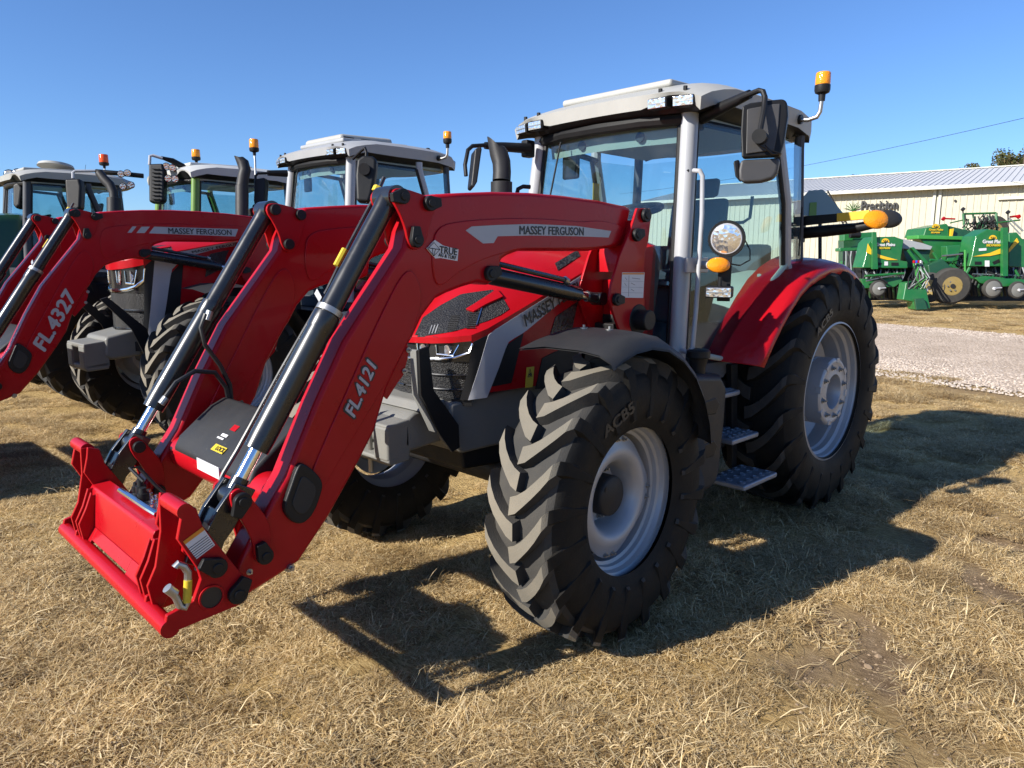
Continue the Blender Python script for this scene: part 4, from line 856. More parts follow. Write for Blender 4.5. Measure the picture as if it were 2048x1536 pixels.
# rear light arm (black, yellow tape), amber side lamp, slow-vehicle plate
XA = .10; p0, p1 = X(1598, 467, XA-.05), X(1712, 456, XA-.05); obj('light_arm', MB().tube([p0, (p0+p1)/2, p1, X(1745, 449, XA-.04)], [.040, .040, .034, .028], 12), 'black_plastic', T1)
obj('marker_board', MB().prism([X(a, b, XA+.03) for a, b in ((1598, 433), (1673, 427), (1673, 444), (1598, 452))], (-.03, 0, 0)), 'black_plastic', T1, bevel=.004)
obj('marker_tape', MB().prism([X(a, b, XA+.032) for a, b in ((1673.4, 426.5), (1738, 420), (1742, 437), (1673.4, 443.5))], (-.028, 0, 0)), 'yellow_tape', T1, bevel=.003)
lc2 = X(1753, 439, XA+.09); l2 = (CAM-lc2).normalized()
for nm, c_, sx, sz, m_ in (('turn_signal', lc2, 1.0, .72, 'amber'), ('lamp_housing', X(1776, 438, XA+.02), 1.1, .70, 'dark_plastic')):
    mb = MB(); mb.lathe([(0, .034), (.05, .028), (.075, .015), (.084, 0), (.076, -.04), (0, -.05)], (0, 0, 0), 28); mb.v = [tuple(c_+rt*p[0]*sx+up*p[2]*sz+l2*p[1]) for p in mb.v]; obj(nm, mb, m_, T1)
obj('hinge_block', MB().box(X(1594, 465, XA-.03), (.09, .09, .14)), 'black_plastic', T1, bevel=.01)
q = [(1592, 432), (1596, 405), (1618, 381), (1646, 379), (1655, 388), (1690, 430)]; smv = obj('slow_vehicle_plate', MB().prism([D(a, b, 5.75) for a, b in q], fw*.008), 'teal_plate', T1, bevel=.002)
obj('plate_slot', MB().prism([D(a, b, 5.742) for a, b in ((1620, 405), (1634, 404), (1633, 432), (1618, 432))], fw*.006), 'green_pillar', smv, bevel=.002); obj('plate_stay', MB().cyl(D(1640, 425, 5.77), D(1640, 520, 5.77), .015, 8), 'black_plastic', smv)
obj('wiper', MB().tube([(.30, .76, 2.1), (.32, .77, 1.78)], .006, 6), 'black_plastic', T1)
for a_, b_, y_ in (((1207, 866), (1266, 812), 1.111), ((1633, 668), (1664, 622), .9855)):
    text('sidewall_lettering', 'ACB5', Y(*a_, y_), Y(*b_, y_), .05, 'hose', T1, bold=.03, ex=.004)
obj('cab_sticker', MB().box((.72, -.66, 2.25), (.07, .006, .15)), 'yellow_tape', T1)
# ------------------------------------------------------------------ ground
def hnoise(x, y): return .018*(np.sin(x*1.3+.7)*np.cos(y*1.1)+.6*np.sin(x*3.1+y*2.3)+.5*np.cos(x*5.3-y*4.7+1))
DIRT = [(1.9, 1.95, .55, .8), (2.55, 2.35, .38, .5), (.55, 2.35, .55, .9), (-.2, 2.3, .8, .7), (3.25, -.45, .45, .30), (1.2, 2.7, .5, .4)]
def dirt(x, y):
    d = np.zeros_like(x)
    for cx, cy, r, a in DIRT: d = np.maximum(d, a*np.exp(-(((x-cx)**2+(y-cy)**2)/r**2)**2))
    return np.clip(d*1.5*(.75+.5*np.sin(x*9+np.sin(y*11))*np.sin(y*8+1)), 0, 1)
def axis_pts(lo, hi, flo, fhi, st):
    a = list(np.arange(flo, fhi+1e-6, st)); d = st
    while a[0] > lo: d *= 1.35; a.insert(0, a[0]-d)
    d = st
    while a[-1] < hi: d *= 1.35; a.append(a[-1]+d)
    return np.array(a)
gx = axis_pts(-1500, 1500, -8, 6.5, .14); gy = axis_pts(-1500, 1500, -10, 6, .14)
GX, GY = np.meshgrid(gx, gy, indexing='ij'); fade = np.clip((GX+7.5)/2, 0, 1)*np.clip((7.5-GX)/1, 0, 1)*np.clip((GY+11)/2, 0, 1)*np.clip((7-GY), 0, 1)
GZ = hnoise(GX, GY)*fade-.022*dirt(GX, GY)*fade-.012*fade
def np_mesh(name, V, Fq, m, kind=None, attr=None, label=None, cat=None):
    me = bpy.data.meshes.new(name); me.vertices.add(len(V)); me.vertices.foreach_set('co', V.astype(np.float32).ravel())
    me.loops.add(Fq.size); me.loops.foreach_set('vertex_index', Fq.ravel()); me.polygons.add(len(Fq)); me.polygons.foreach_set('loop_start', np.arange(0, Fq.size, Fq.shape[1])); me.polygons.foreach_set('use_smooth', np.ones(len(Fq), bool))
    if attr is not None:
        for k, a in attr.items():
            at = me.attributes.new(k, 'FLOAT', 'POINT'); at.data.foreach_set('value', a.astype(np.float32).ravel())
    me.update(calc_edges=True); me.validate()
    if m: me.materials.append(MAT[m])
    o = bpy.data.objects.new(name, me); COL.objects.link(o); tag(o, label, cat, None, kind); return o
def grid_faces(nx, ny):
    i, j = np.meshgrid(np.arange(nx-1), np.arange(ny-1), indexing='ij'); a = (i*ny+j).ravel(); return np.stack([a, a+ny, a+ny+1, a+1], 1)
m = bpy.data.materials.new('dry_ground'); m.use_nodes = True; MAT['dry_ground'] = m; n, l = nodes(m); b = n['Principled BSDF']; b.inputs['Roughness'].default_value = .95; b.inputs['Specular IOR Level'].default_value = .1
tc = n.new('ShaderNodeTexCoord')
def NZ(scale, detail=8, rough=.65, vec=None):
    t = n.new('ShaderNodeTexNoise'); t.inputs['Scale'].default_value = scale; t.inputs['Detail'].default_value = detail; t.inputs['Roughness'].default_value = rough; l.new(vec or tc.outputs['Object'], t.inputs['Vector']); return t
def RAMP(src, stops):
    r = n.new('ShaderNodeValToRGB'); l.new(src, r.inputs[0]); e = r.color_ramp.elements
    while len(e) < len(stops): e.new(.5)
    for q, (p, c) in zip(e, stops): q.position = p; q.color = (*c, 1)
    return r
mp = n.new('ShaderNodeMapping'); mp.inputs['Rotation'].default_value = (0, 0, .6); mp.inputs['Scale'].default_value = (1, .22, 1); l.new(tc.outputs['Object'], mp.inputs[0])
f1 = NZ(90, 10, .75, mp.outputs[0]); straw = RAMP(f1.outputs[0], [(.30, (.09, .058, .027)), (.45, (.30, .21, .09)), (.56, (.50, .37, .175)), (.72, (.66, .52, .28))])
f2 = NZ(.55, 6); tint = RAMP(f2.outputs[0], [(.35, (.86, .78, .66)), (.65, (1.08, 1.04, .98))])
mul = n.new('ShaderNodeMix'); mul.data_type = 'RGBA'; mul.blend_type = 'MULTIPLY'; mul.inputs[0].default_value = .8; l.new(straw.outputs[0], mul.inputs[6]); l.new(tint.outputs[0], mul.inputs[7])
f3 = NZ(14, 12, .7); soil = RAMP(f3.outputs[0], [(.3, (.11, .072, .042)), (.5, (.20, .14, .085)), (.72, (.30, .22, .14))])
at = n.new('ShaderNodeAttribute'); at.attribute_name = 'dirt'
mx = n.new('ShaderNodeMix'); mx.data_type = 'RGBA'; l.new(at.outputs['Fac'], mx.inputs[0]); l.new(mul.outputs[2], mx.inputs[6]); l.new(soil.outputs[0], mx.inputs[7]); l.new(mx.outputs[2], b.inputs['Base Color'])
bp = n.new('ShaderNodeBump'); bp.inputs['Strength'].default_value = .9; bp.inputs['Distance'].default_value = .02; ad = n.new('ShaderNodeMath'); ad.operation = 'ADD'; l.new(f1.outputs[0], ad.inputs[0]); f5 = NZ(45, 12, .8); l.new(f5.outputs[0], ad.inputs[1]); l.new(ad.outputs[0], bp.inputs['Height']); l.new(bp.outputs[0], b.inputs['Normal'])
g = np_mesh('ground', np.stack([GX.ravel(), GY.ravel(), GZ.ravel()], 1), grid_faces(len(gx), len(gy)), 'dry_ground', 'structure', {'dirt': np.clip(dirt(GX, GY)+.7*np.exp(-((GX-(-6.7+.27*(GY+.3)))/.75)**2), 0, 1)})
# gravel yard road behind the tractors
m = bpy.data.materials.new('gravel'); m.use_nodes = True; MAT['gravel'] = m; n, l = nodes(m); b = n['Principled BSDF']; b.inputs['Roughness'].default_value = .95; b.inputs['Specular IOR Level'].default_value = .15
tc = n.new('ShaderNodeTexCoord'); vo = n.new('ShaderNodeTexVoronoi'); vo.inputs['Scale'].default_value = 26; l.new(tc.outputs['Object'], vo.inputs['Vector'])
cr = RAMP(vo.outputs['Color'], [(0, (.36, .275, .20)), (.5, (.53, .43, .335)), (1, (.66, .56, .45))]); f4 = NZ(1.1, 6); t4 = RAMP(f4.outputs[0], [(.35, (.78, .74, .70)), (.65, (1.05, 1.02, 1.0))])
mul = n.new('ShaderNodeMix'); mul.data_type = 'RGBA'; mul.blend_type = 'MULTIPLY'; mul.inputs[0].default_value = .8; l.new(cr.outputs[0], mul.inputs[6]); l.new(t4.outputs[0], mul.inputs[7]); l.new(mul.outputs[2], b.inputs['Base Color'])
bp = n.new('ShaderNodeBump'); bp.inputs['Strength'].default_value = 1; bp.inputs['Distance'].default_value = .025; bp.invert = True; l.new(vo.outputs['Distance'], bp.inputs['Height']); l.new(bp.outputs[0], b.inputs['Normal'])
ys = np.concatenate([np.arange(-60, -14, 4.), np.arange(-14, 14, .5), np.arange(14, 70, 4.)]); us = np.linspace(0, 1, 24); V = []
for y_ in ys:
    jit = .25*math.sin(y_*1.7)+.18*math.sin(y_*4.1+1)+.1*math.sin(y_*9)
    xn = -7.15+.30*(y_+.3)*.9 if y_ < 6 else -5.45+(y_-6)*.27
    xn = -7.15+.27*(y_+.3)+jit; xf = -16.65+.24*(y_+.9)+.3*math.sin(y_*1.1+2)
    for u in us: V.append((xn+(xf-xn)*u, y_, .004+.02*math.sin(math.pi*u)))
np_mesh('gravel_road', np.array(V), grid_faces(len(ys), 24), 'gravel', 'structure')
# ------------------------------------------------------------------ straw tufts and stones by geometry nodes
rng = np.random.default_rng(3)
def blade_patch(nb, size, seed, lo, hi, flat):
    r = np.random.default_rng(seed); c = r.uniform(-size/2, size/2, (nb, 2)); az = r.uniform(0, 2*np.pi, nb)+.0
    L = r.uniform(lo, hi, nb); w_ = r.uniform(.0010, .0026, nb); el = np.clip(r.normal(flat, .28, nb), .03, 1.35); cur = r.normal(0, .5, nb)
    z0 = r.uniform(-.004, .018, nb)*(el < .5); S = 4; V = np.zeros((nb, S, 2, 3)); p = np.stack([c[:, 0], c[:, 1], z0], 1); a = az.copy(); e = el.copy()
    for s in range(S):
        side = np.stack([-np.sin(a), np.cos(a), r.normal(0, .25, nb)], 1)*(w_*(1-.28*s))[:, None]
        V[:, s, 0] = p-side; V[:, s, 1] = p+side
        st_ = (L/(S-1))[:, None]; p = p+st_*np.stack([np.cos(e)*np.cos(a), np.cos(e)*np.sin(a), np.sin(e)], 1); a = a+cur*.35; e = e-.22-.25*np.abs(r.normal(0, .6, nb)); p[:, 2] = np.maximum(p[:, 2], .002+.02*r.random(nb)*(el < .5))
    idx = np.arange(nb)[:, None]*S*2; F = np.concatenate([np.stack([idx[:, 0]+2*s, idx[:, 0]+2*s+1, idx[:, 0]+2*s+3, idx[:, 0]+2*s+2], 1) for s in range(S-1)])
    tone = np.repeat(r.random(nb), S*2); return V.reshape(-1, 3), F, tone
m = bpy.data.materials.new('straw'); m.use_nodes = True; MAT['straw'] = m; n, l = nodes(m); b = n['Principled BSDF']; b.inputs['Roughness'].default_value = .7; b.inputs['Specular IOR Level'].default_value = .25
at = n.new('ShaderNodeAttribute'); at.attribute_name = 'tone'; rp = RAMP(at.outputs['Fac'], [(0, (.28, .18, .07)), (.2, (.52, .38, .18)), (.55, (.70, .55, .305)), (.92, (.84, .71, .46)), (1, (.60, .50, .26))])
oi = n.new('ShaderNodeObjectInfo'); r2 = RAMP(oi.outputs['Random'], [(0, (.50, .44, .38)), (.4, (.90, .87, .83)), (1, (1.08, 1.05, 1.0))]); mul = n.new('ShaderNodeMix'); mul.data_type = 'RGBA'; mul.blend_type = 'MULTIPLY'; mul.inputs[0].default_value = 1
l.new(rp.outputs[0], mul.inputs[6]); l.new(r2.outputs[0], mul.inputs[7]); l.new(mul.outputs[2], b.inputs['Base Color'])
tr = n.new('ShaderNodeBsdfTranslucent'); l.new(mul.outputs[2], tr.inputs[0]); ms_ = n.new('ShaderNodeMixShader'); ms_.inputs[0].default_value = .38; l.new(b.outputs[0], ms_.inputs[1]); l.new(tr.outputs[0], ms_.inputs[2]); l.new(ms_.outputs[0], n['Material Output'].inputs[0])
HID = bpy.data.collections.new('tufts')
for i in range(11):
    V, Fq, tn = blade_patch(430, .26, 20+i, .022, .075 if i < 6 else .11, .20 if i < 6 else .45) if i < 9 else blade_patch(26, .32, 20+i, .07, .19, .10)
    o = np_mesh('tuft', V, Fq, 'straw', None, {'tone': tn}); COL.objects.unlink(o); HID.objects.link(o)
STN = bpy.data.collections.new('stones')
for i in range(5):
    bm = bmesh.new(); bmesh.ops.create_icosphere(bm, subdivisions=1, radius=1); r = random.Random(i)
    for v in bm.verts: v.co *= r.uniform(.7, 1.2); v.co.z *= .7
    me = bpy.data.meshes.new('stone'); bm.to_mesh(me); bm.free(); me.materials.append(MAT['stone'] if 'stone' in MAT else mat('stone', (.44, .375, .315), .9, nscale=.7, var=.02)); o = bpy.data.objects.new('stone', me); STN.objects.link(o)
def scatter(name, P, S, rot, coll, label, cat):
    me = bpy.data.meshes.new(name); me.vertices.add(len(P)); me.vertices.foreach_set('co', P.astype(np.float32).ravel())
    for k, a in (('sc', S), ('rz', rot)): q = me.attributes.new(k, 'FLOAT', 'POINT'); q.data.foreach_set('value', a.astype(np.float32))
    me.update(); o = bpy.data.objects.new(name, me); COL.objects.link(o); tag(o, label, cat, None, 'stuff')
    ng = bpy.data.node_groups.new(name, 'GeometryNodeTree'); ng.interface.new_socket('Geometry', in_out='INPUT', socket_type='NodeSocketGeometry'); ng.interface.new_socket('Geometry', in_out='OUTPUT', socket_type='NodeSocketGeometry')
    N = ng.nodes; L = ng.links; gi = N.new('NodeGroupInput'); go = N.new('NodeGroupOutput'); mtp = N.new('GeometryNodeMeshToPoints'); iop = N.new('GeometryNodeInstanceOnPoints'); ci = N.new('GeometryNodeCollectionInfo')
    ci.inputs['Collection'].default_value = coll; ci.inputs['Separate Children'].default_value = True; ci.inputs['Reset Children'].default_value = True; iop.inputs['Pick Instance'].default_value = True
    a1 = N.new('GeometryNodeInputNamedAttribute'); a1.data_type = 'FLOAT'; a1.inputs[0].default_value = 'sc'; a2 = N.new('GeometryNodeInputNamedAttribute'); a2.data_type = 'FLOAT'; a2.inputs[0].default_value = 'rz'
    cx = N.new('ShaderNodeCombineXYZ'); L.new(a2.outputs[0], cx.inputs[2]); L.new(gi.outputs[0], mtp.inputs[0]); L.new(mtp.outputs[0], iop.inputs['Points']); L.new(ci.outputs[0], iop.inputs['Instance']); L.new(cx.outputs[0], iop.inputs['Rotation']); L.new(a1.outputs[0], iop.inputs['Scale']); L.new(iop.outputs[0], go.inputs[0])
    o.modifiers.new('scatter', 'NODES').node_group = ng; return o
def in_view(x, y, marg=.45):
    v = np.stack([x-CAM.x, y-CAM.y, -CAM.z+0*x], 1); dep = v @ np.array(fw); xs_ = v @ np.array(rt)/np.maximum(dep, .05); ys_ = v @ np.array(up)/np.maximum(dep, .05)
    return (dep > .3) & (np.abs(xs_) < 1024/F+marg) & (ys_ > -768/F-marg), dep
pts = []
for lo_, hi_, dens in ((0, 4.5, 54), (4.5, 8, 32), (8, 15, 18), (15, 34, 6)):
    x = rng.uniform(-32, 6, 400000); y = rng.uniform(-32, 9, 400000); k = int(38*41*dens); 
    x = rng.uniform(-32, 6, k); y = rng.uniform(-32, 9, k); ok, dep = in_view(x, y); ok &= (dep >= lo_) & (dep < hi_)
    pts.append(np.stack([x[ok], y[ok]], 1))
P = np.concatenate(pts); x, y = P[:, 0], P[:, 1]
xn = -7.15+.27*(y+.3); xf = -16.65+.24*(y+.9); onroad = (x < xn+.25*np.sin(y*1.7)) & (x > xf); bare = np.clip((x-xn)/-1.2+1, 0, 1)*(x > xn)
keep = ~onroad & (rng.random(len(x)) > dirt(x, y)*.93) & (rng.random(len(x)) > .75*((x > xn) & (x < xn+1.1))); P = P[keep]; x, y = P[:, 0], P[:, 1]
fd = np.clip((x+7.5)/2, 0, 1); z = hnoise(x, y)*fd-.022*dirt(x, y)*fd-.012*fd
clump = .5+.5*np.sin(x*2.1+1.3*np.sin(y*1.7))*np.sin(y*2.6+x); sc = rng.uniform(.75, 1.25, len(x))*(.8+.5*clump); far = np.clip((np.hypot(x-CAM.x, y-CAM.y)-9)/12, 0, 1); sc *= 1+.5*far
scatter('dry_grass', np.stack([x, y, z], 1), sc, rng.uniform(0, 6.28, len(x)), HID, 'matted dry straw-coloured grass covering the yard', 'grass')
k = 26000; y = rng.uniform(-8, 6, k); u = rng.random(k)**1.3; xn = -7.15+.27*(y+.3); xf = -16.65+.24*(y+.9); x = xn+.6+(xf-xn-.6)*u
scatter('road_gravel', np.stack([x, y, .01+0*x], 1), rng.uniform(.006, .02, k)*(1+.4*rng.random(k)), rng.uniform(0, 6.28, k), STN, 'loose pale gravel lying on the yard road', 'gravel')

CLD = bpy.data.collections.new('clods')
mat('soil_clod', (.21, .15, .095), .95, nscale=30)
for i in range(4):
    bm = bmesh.new(); bmesh.ops.create_icosphere(bm, subdivisions=1, radius=1); r = random.Random(40+i)
    for v in bm.verts: v.co *= r.uniform(.6, 1.25); v.co.z *= .6
    me = bpy.data.meshes.new('clod'); bm.to_mesh(me); bm.free(); me.materials.append(MAT['soil_clod']); CLD.objects.link(bpy.data.objects.new('clod', me))
x = rng.uniform(-1.2, 4.2, 60000); y = rng.uniform(-1.0, 3.6, 60000); dd_ = dirt(x, y); k = rng.random(60000) < dd_*.36; x, y = x[k], y[k]
fd = np.clip((x+7.5)/2, 0, 1); z = hnoise(x, y)*fd-.022*dirt(x, y)*fd-.012*fd
scatter('soil_clods', np.stack([x, y, z], 1), rng.uniform(.002, .010, len(x))*(1+1.2*(rng.random(len(x)) > .95)), rng.uniform(0, 6.28, len(x)), CLD, 'crumbly brown soil clods on the bare patches', 'soil')
# ================================================================== the other tractors of the row
def mapxf(src, dst, sc): return Matrix.Translation(dst) @ Matrix.Diagonal((*sc, 1)) @ Matrix.Translation(-Vector(src))
def rootm(loc, rz): return Matrix.Translation(loc) @ Matrix.Rotation(rz, 4, 'Z')
# --- second red tractor
TH = math.radians(2.63); L2 = Vector((-.45, -4.71, 0))
T2 = empty('tractor', None, L2, TH, 'second red tractor with grey roof and larger red loader, parked behind the nearest one', 'tractor')
for s in (1, -1):
    wheel(T2, (2.88, s*.95, .705), s, 'small', 0, .722); wheel(T2, (0, s*.84, .93), s, 'large', 0, .95)
setxf(mapxf((2.55, 0, .655), (2.88, 0, .705), (1.1, 1.05, 1.07))); chassis(T2, zf=.655, zr=.865, track=.77)
setxf(mapxf((3.44, 0, 1.984), (3.9, 0, 2.126), (1.07, 1.04, 1.07))); ar2 = loader(T2, level_rod=True, decal='b')
la2 = ar2['L']
a, b = Y(664, 938, A0+.0075), Y(774, 704, A0+.0075); text('arm_lettering', 'FL.4327', a, b, .098, 'silver_decal', la2, bold=.03, shear=.2)
for k, m_ in (((942, 470, 957, 446, 968, 446, 953, 470), 'silver_decal'), ((966, 471, 981, 447, 1003, 447, 988, 471), 'silver_decal'), ((999, 472, 1014, 447, 1218, 456, 1210, 482), 'silver_decal')):
    obj('arm_stripe', MB().prism([Y(k[i], k[i+1], A0+.0075) for i in (0, 2, 4, 6)], (0, .0012, 0)), m_, la2, smooth=0)
text('arm_lettering', 'MASSEY FERGUSON', Y(1050, 462, A0+.009), Y(1202, 468, A0+.009), .046, 'black_decal', la2, bold=.018)
setxf(mapxf((2.95, 0, 0), (3.40, 0, 0), (1.12, 1.06, 1)), lambda z: 1.03+(z-1.09)*2.5 if z < 1.386 else 1.77+(z-1.386)*.55); h2 = bonnet(T2, False)
text('lettering', 'MASSEY FERGUSON', Y(1070, 628, .402), Y(1197, 548, .415), .040, 'black_decal', h2, bold=.018, shear=.1)
setxf(mapxf((1.56, 0, 2.605), (1.33, 0, 2.887), (1.05, 1.035, 1.05))); rf2 = cab(T2, roofm='roof_grey', full=False)
obj('roof_hump', MB().prism([(1.35, -.42, 2.76), (1.35, .30, 2.76), (.65, .30, 2.79), (.65, -.42, 2.79)], (0, 0, .085)), 'roof', rf2, bevel=.05, seg=3)
for i in range(3): obj('roof_vent', MB().box((1.25-.22*i, .30, 2.80), (.13, .02, .035)), 'black_plastic', rf2, bevel=.004)
obj('roof_dome', MB().lathe([(.17, .0), (.16, .03), (.10, .055), (0, .062)], (.95, -.1, 2.85), 24, axis='z'), 'roof_white', rf2)
setxf(mapxf((0, 0, .83), (0, 0, .93), (1.12, 1.12, 1.12))); fender_rear(T2); setxf()
R2 = rootm(L2, TH).inverted(); setxf(R2)
xs = obj('exhaust', MB().tube([D(484, 470, 7.75), D(484, 372, 7.75), D(484, 371.5, 7.75)], [.068, .068, .06], 20), 'dark_plastic', T2)
p = [D(484, 372, 7.75), D(487, 352, 7.75), D(490, 340, 7.75), D(486, 326, 7.75), D(478, 316, 7.75)]; mb = MB().tube(p, .062, 18, caps=False); k = len(mb.v)-18
for i in range(18):
    v = Vector(mb.v[k+i]); s = (v-Vector(p[-1])).dot(-rt)/.062; mb.v[k+i] = tuple(v+up*(.07*max(-.4, s)))
obj('exhaust_tip', mb, 'dark_plastic', xs)
am = mirror_arm(T2, [D(575, 347, 8.1), D(545, 346, 8.0), D(516, 347, 7.9), D(511, 352, 7.88), D(511, 370, 7.86)], .014); obj('arm_sleeve', MB().tube([D(574, 347, 8.1), D(535, 346, 7.98)], [.04, .03], 10), 'black_plastic', am)
obj('mirror', MB().prism([D(a, b, 7.85) for a, b in ((508, 357), (528, 354), (530, 362), (526, 424), (510, 424), (506, 400))], rt*.02+fw*.09), 'black_plastic', T2, bevel=.02)
am = mirror_arm(T2, [D(706, 318, 7.15), D(722, 302, 7.05), D(730, 296, 7.0), D(733, 305, 6.98), D(732, 330, 6.96)], .014)
obj('mirror', MB().prism([D(a, b, 6.95) for a, b in ((713, 318), (726, 309), (744, 311), (753, 318), (752, 340), (744, 385), (738, 404), (712, 402), (710, 350))], fw*.12), 'black_plastic', T2, bevel=.03, seg=3)
obj('mirror_boss', MB().cyl(D(728, 338, 6.90), D(728, 338, 6.97), .055, 16), 'dark_plastic', am)
# weight bracket at the nose
setxf(); mb = MB().py([(3.35, .86), (3.62, .84), (3.68, .88), (3.66, 1.05), (3.35, 1.12)], -.26, .26); hb = obj('front_bracket', mb, 'charcoal', T2, bevel=.03, seg=3)
obj('bracket_jaw', MB().py([(3.64, .97), (3.82, .95), (3.84, .97), (3.84, 1.0), (3.64, 1.02)], -.22, .24), 'charcoal', hb, bevel=.012); obj('bracket_jaw', MB().py([(3.64, .76), (3.82, .75), (3.84, .77), (3.84, .81), (3.64, .83)], -.22, .24), 'charcoal', hb, bevel=.012)
for y0, y1 in ((.10, .24), (-.22, -.08)): obj('jaw_side', MB().py([(3.63, .78), (3.845, .77), (3.845, .985), (3.63, .99)], y0, y1), 'charcoal', hb, bevel=.015)
obj('guard_plate', MB().py([(3.72, 1.40), (3.66, 1.42), (3.35, 1.12), (3.30, .90), (3.38, .86), (3.48, 1.12)], .38, .40), 'black_plastic', T2, bevel=.003)
obj('guard_plate', MB().py([(3.72, 1.40), (3.66, 1.42), (3.35, 1.12), (3.30, .90), (3.38, .86), (3.48, 1.12)], -.40, -.38), 'black_plastic', T2, bevel=.003)
setxf(); 
for s in (1, -1):
    rows = [[(2.88+.82*math.sin(t), s*(.98+.24*(j-1)), .72+.82*math.cos(t)-(.03 if j == 2 else 0)) for j in range(3)] for t in [math.radians(20-i*13) for i in range(9)]]
    obj('front_mudguard', MB().grid(rows), 'dark_plastic', T2, smooth=60); obj('mudguard_stay', MB().tube([(2.80, s*.6, .85), (2.82, s*.72, 1.3), (2.84, s*.85, 1.53)], .018, 8), 'black_plastic', T2)
bk = [(4.96, .52), (4.96, .26), (5.06, .12), (5.70, .10), (5.70, .125), (5.12, .16), (5.02, .28), (5.06, .50), (5.16, .60), (5.12, .63)]
bu = obj('bucket', MB().py(bk, -1.0, 1.0), 'black_plastic', T2, bevel=.004)
for y_ in (-1.0, .985): obj('bucket_end', MB().py([(4.97, .5), (4.97, .27), (5.07, .13), (5.70, .11), (5.14, .60)], y_+.001, y_+.014), 'black_plastic', bu)
# --- green tractors
def green_tractor(loc, rz, label, zroof, hood, pillar, roofm, zh, wm='rim_yellow'):
    t = empty('tractor', None, loc, rz, label, 'tractor')
    for s in (1, -1):
        wheel(t, (2.85, s*.98, .76), s, 'small', 0, .78, 'rim_yellow', False); wheel(t, (0, s*.92, .98), s, 'large', 0, 1.0, 'rim_yellow')
    setxf(mapxf((2.55, 0, .655), (2.85, 0, .76), (1.1, 1.1, 1.1))); chassis(t, zf=.655, zr=.855, track=.75)
    setxf(mapxf((1.6, 0, 2.66), (1.6, 0, zroof), (1.05, 1.05, 1.05))); rf = cab(t, pillar=pillar, roofm=roofm, full=False, mirrors=False, glassm='glass_dark', lights=False)
    setxf(); rows = []
    for x, w_, zt in ((1.45, .44, zh), (2.2, .42, zh-.05), (2.9, .38, zh-.20), (3.25, .34, zh-.36), (3.42, .30, zh-.60), (3.46, .29, 1.15)):
        rows.append([(x, -w_, 1.10), (x, -w_, zt-.16), (x, -w_*.8, zt-.04), (x, 0, zt), (x, w_*.8, zt-.04), (x, w_, zt-.16), (x, w_, 1.10)])
    mb = MB().grid(rows); mb.f.append(tuple(range(len(mb.v)-7, len(mb.v)))); mb.m.append(0); h = obj('bonnet', mb, hood, t, smooth=40)
    for s in (1, -1):
        obj('side_grille', MB().box((2.45, s*.405, 1.45), (.8, .02, .5)), 'hexmesh', h, bevel=.006); obj('handrail', MB().tube([(1.95, s*.43, zh-.32), (2.3, s*.425, zh-.34)], .012, 8), 'silver_decal', h)
    obj('nose_grille', MB().box((3.47, 0, 1.40), (.02, .44, .5)), 'hexmesh', h, bevel=.006)
    setxf(mapxf((0, 0, .83), (0, 0, .98), (1.16, 1.15, 1.18))); fender_rear(t, hood); setxf()
    for s in (1, -1):
        rows = [[(2.85+.88*math.sin(q), s*(.98+.26*(j-1)), .76+.88*math.cos(q)-(.03 if j == 2 else 0)) for j in range(3)] for q in [math.radians(30-i*13) for i in range(10)]]
        obj('front_mudguard', MB().grid(rows), 'dark_plastic', t, smooth=60)
    return t, rf
L3 = Vector((-.30, -7.97, 0)); T3, rf3 = green_tractor(L3, math.radians(2), 'tractor with white roof and green cab pillars, third in the row', 2.95, 'green_dark', 'green_pillar', 'roof_white', 2.0)
setxf(rootm(L3, math.radians(2)).inverted())
def pod(root, px, py, d, r=.045): c = D(px, py, d); f = (CAM-c).normalized(); o = obj('work_light', MB().tube([c-f*.09, c-f*.06, c], [r*.6, r*1.1, r*1.15], 16), 'black_plastic', root); obj('lens', MB().tube([c+f*.001, c+f*.01], [r, r*.9], 16), 'reflector', o)
am = obj('mirror_arm', MB().tube([D(370, 336, 10.0), D(345, 322, 9.9), D(322, 315, 9.8)], [.045, .04, .02], 10), 'black_plastic', T3); obj('mirror_rod', MB().tube([D(325, 317, 9.8), D(306, 311, 9.75), D(300, 312, 9.74), D(299, 330, 9.74)], .02, 10), 'silver_decal', am)
mi = obj('mirror', MB().prism([D(a, b, 9.7) for a, b in ((296, 327), (325, 326), (328, 345), (327, 400), (320, 406), (297, 404))], fw*.12), 'black_plastic', T3, bevel=.03, seg=3)
for i in range(9): obj('mirror_rib', MB().cyl(D(305, 337+i*7.5, 9.685), D(318, 338+i*7.5, 9.685), .012, 6), 'dark_plastic', mi)
for c in ((333, 333), (345, 336), (336, 357), (350, 358)): pod(T3, *c, 9.75)
for c in ((242, 348), (255, 346), (246, 373), (262, 370)): pod(T3, *c, 10.6)
obj('mirror_arm', MB().tube([D(192, 343, 10.6), D(240, 347, 10.62), D(287, 352, 10.8)], .035, 8), 'black_plastic', T3)
beacon(T3, None, [D(393, 336, 11.2), D(393, 327, 11.2)], r=.065, h=.11); beacon(T3, None, [D(511, 350, 9.6), D(510, 320, 9.6), D(509, 311, 9.6)], r=.062, h=.11)
obj('exhaust', MB().tube([D(228, 470, 9.3), D(228, 397, 9.3), D(228, 396, 9.3), D(227, 385, 9.3), D(220, 370, 9.3), D(208, 358, 9.3), D(198, 345, 9.3)], [.085, .085, .055, .055, .058, .058, .05], 18), 'dark_plastic', T3)
L4 = Vector((.98, -11.30, 0)); T4, rf4 = green_tractor(L4, math.radians(2), 'green tractor with grey roof and dark cab, farthest left in the row', 3.06, 'green_dark', 'cab_dark', 'roof', 2.50)
setxf(rootm(L4, math.radians(2)).inverted())
for c in ((19, 349), (36, 347)): pod(T4, *c, 11.6, .07)
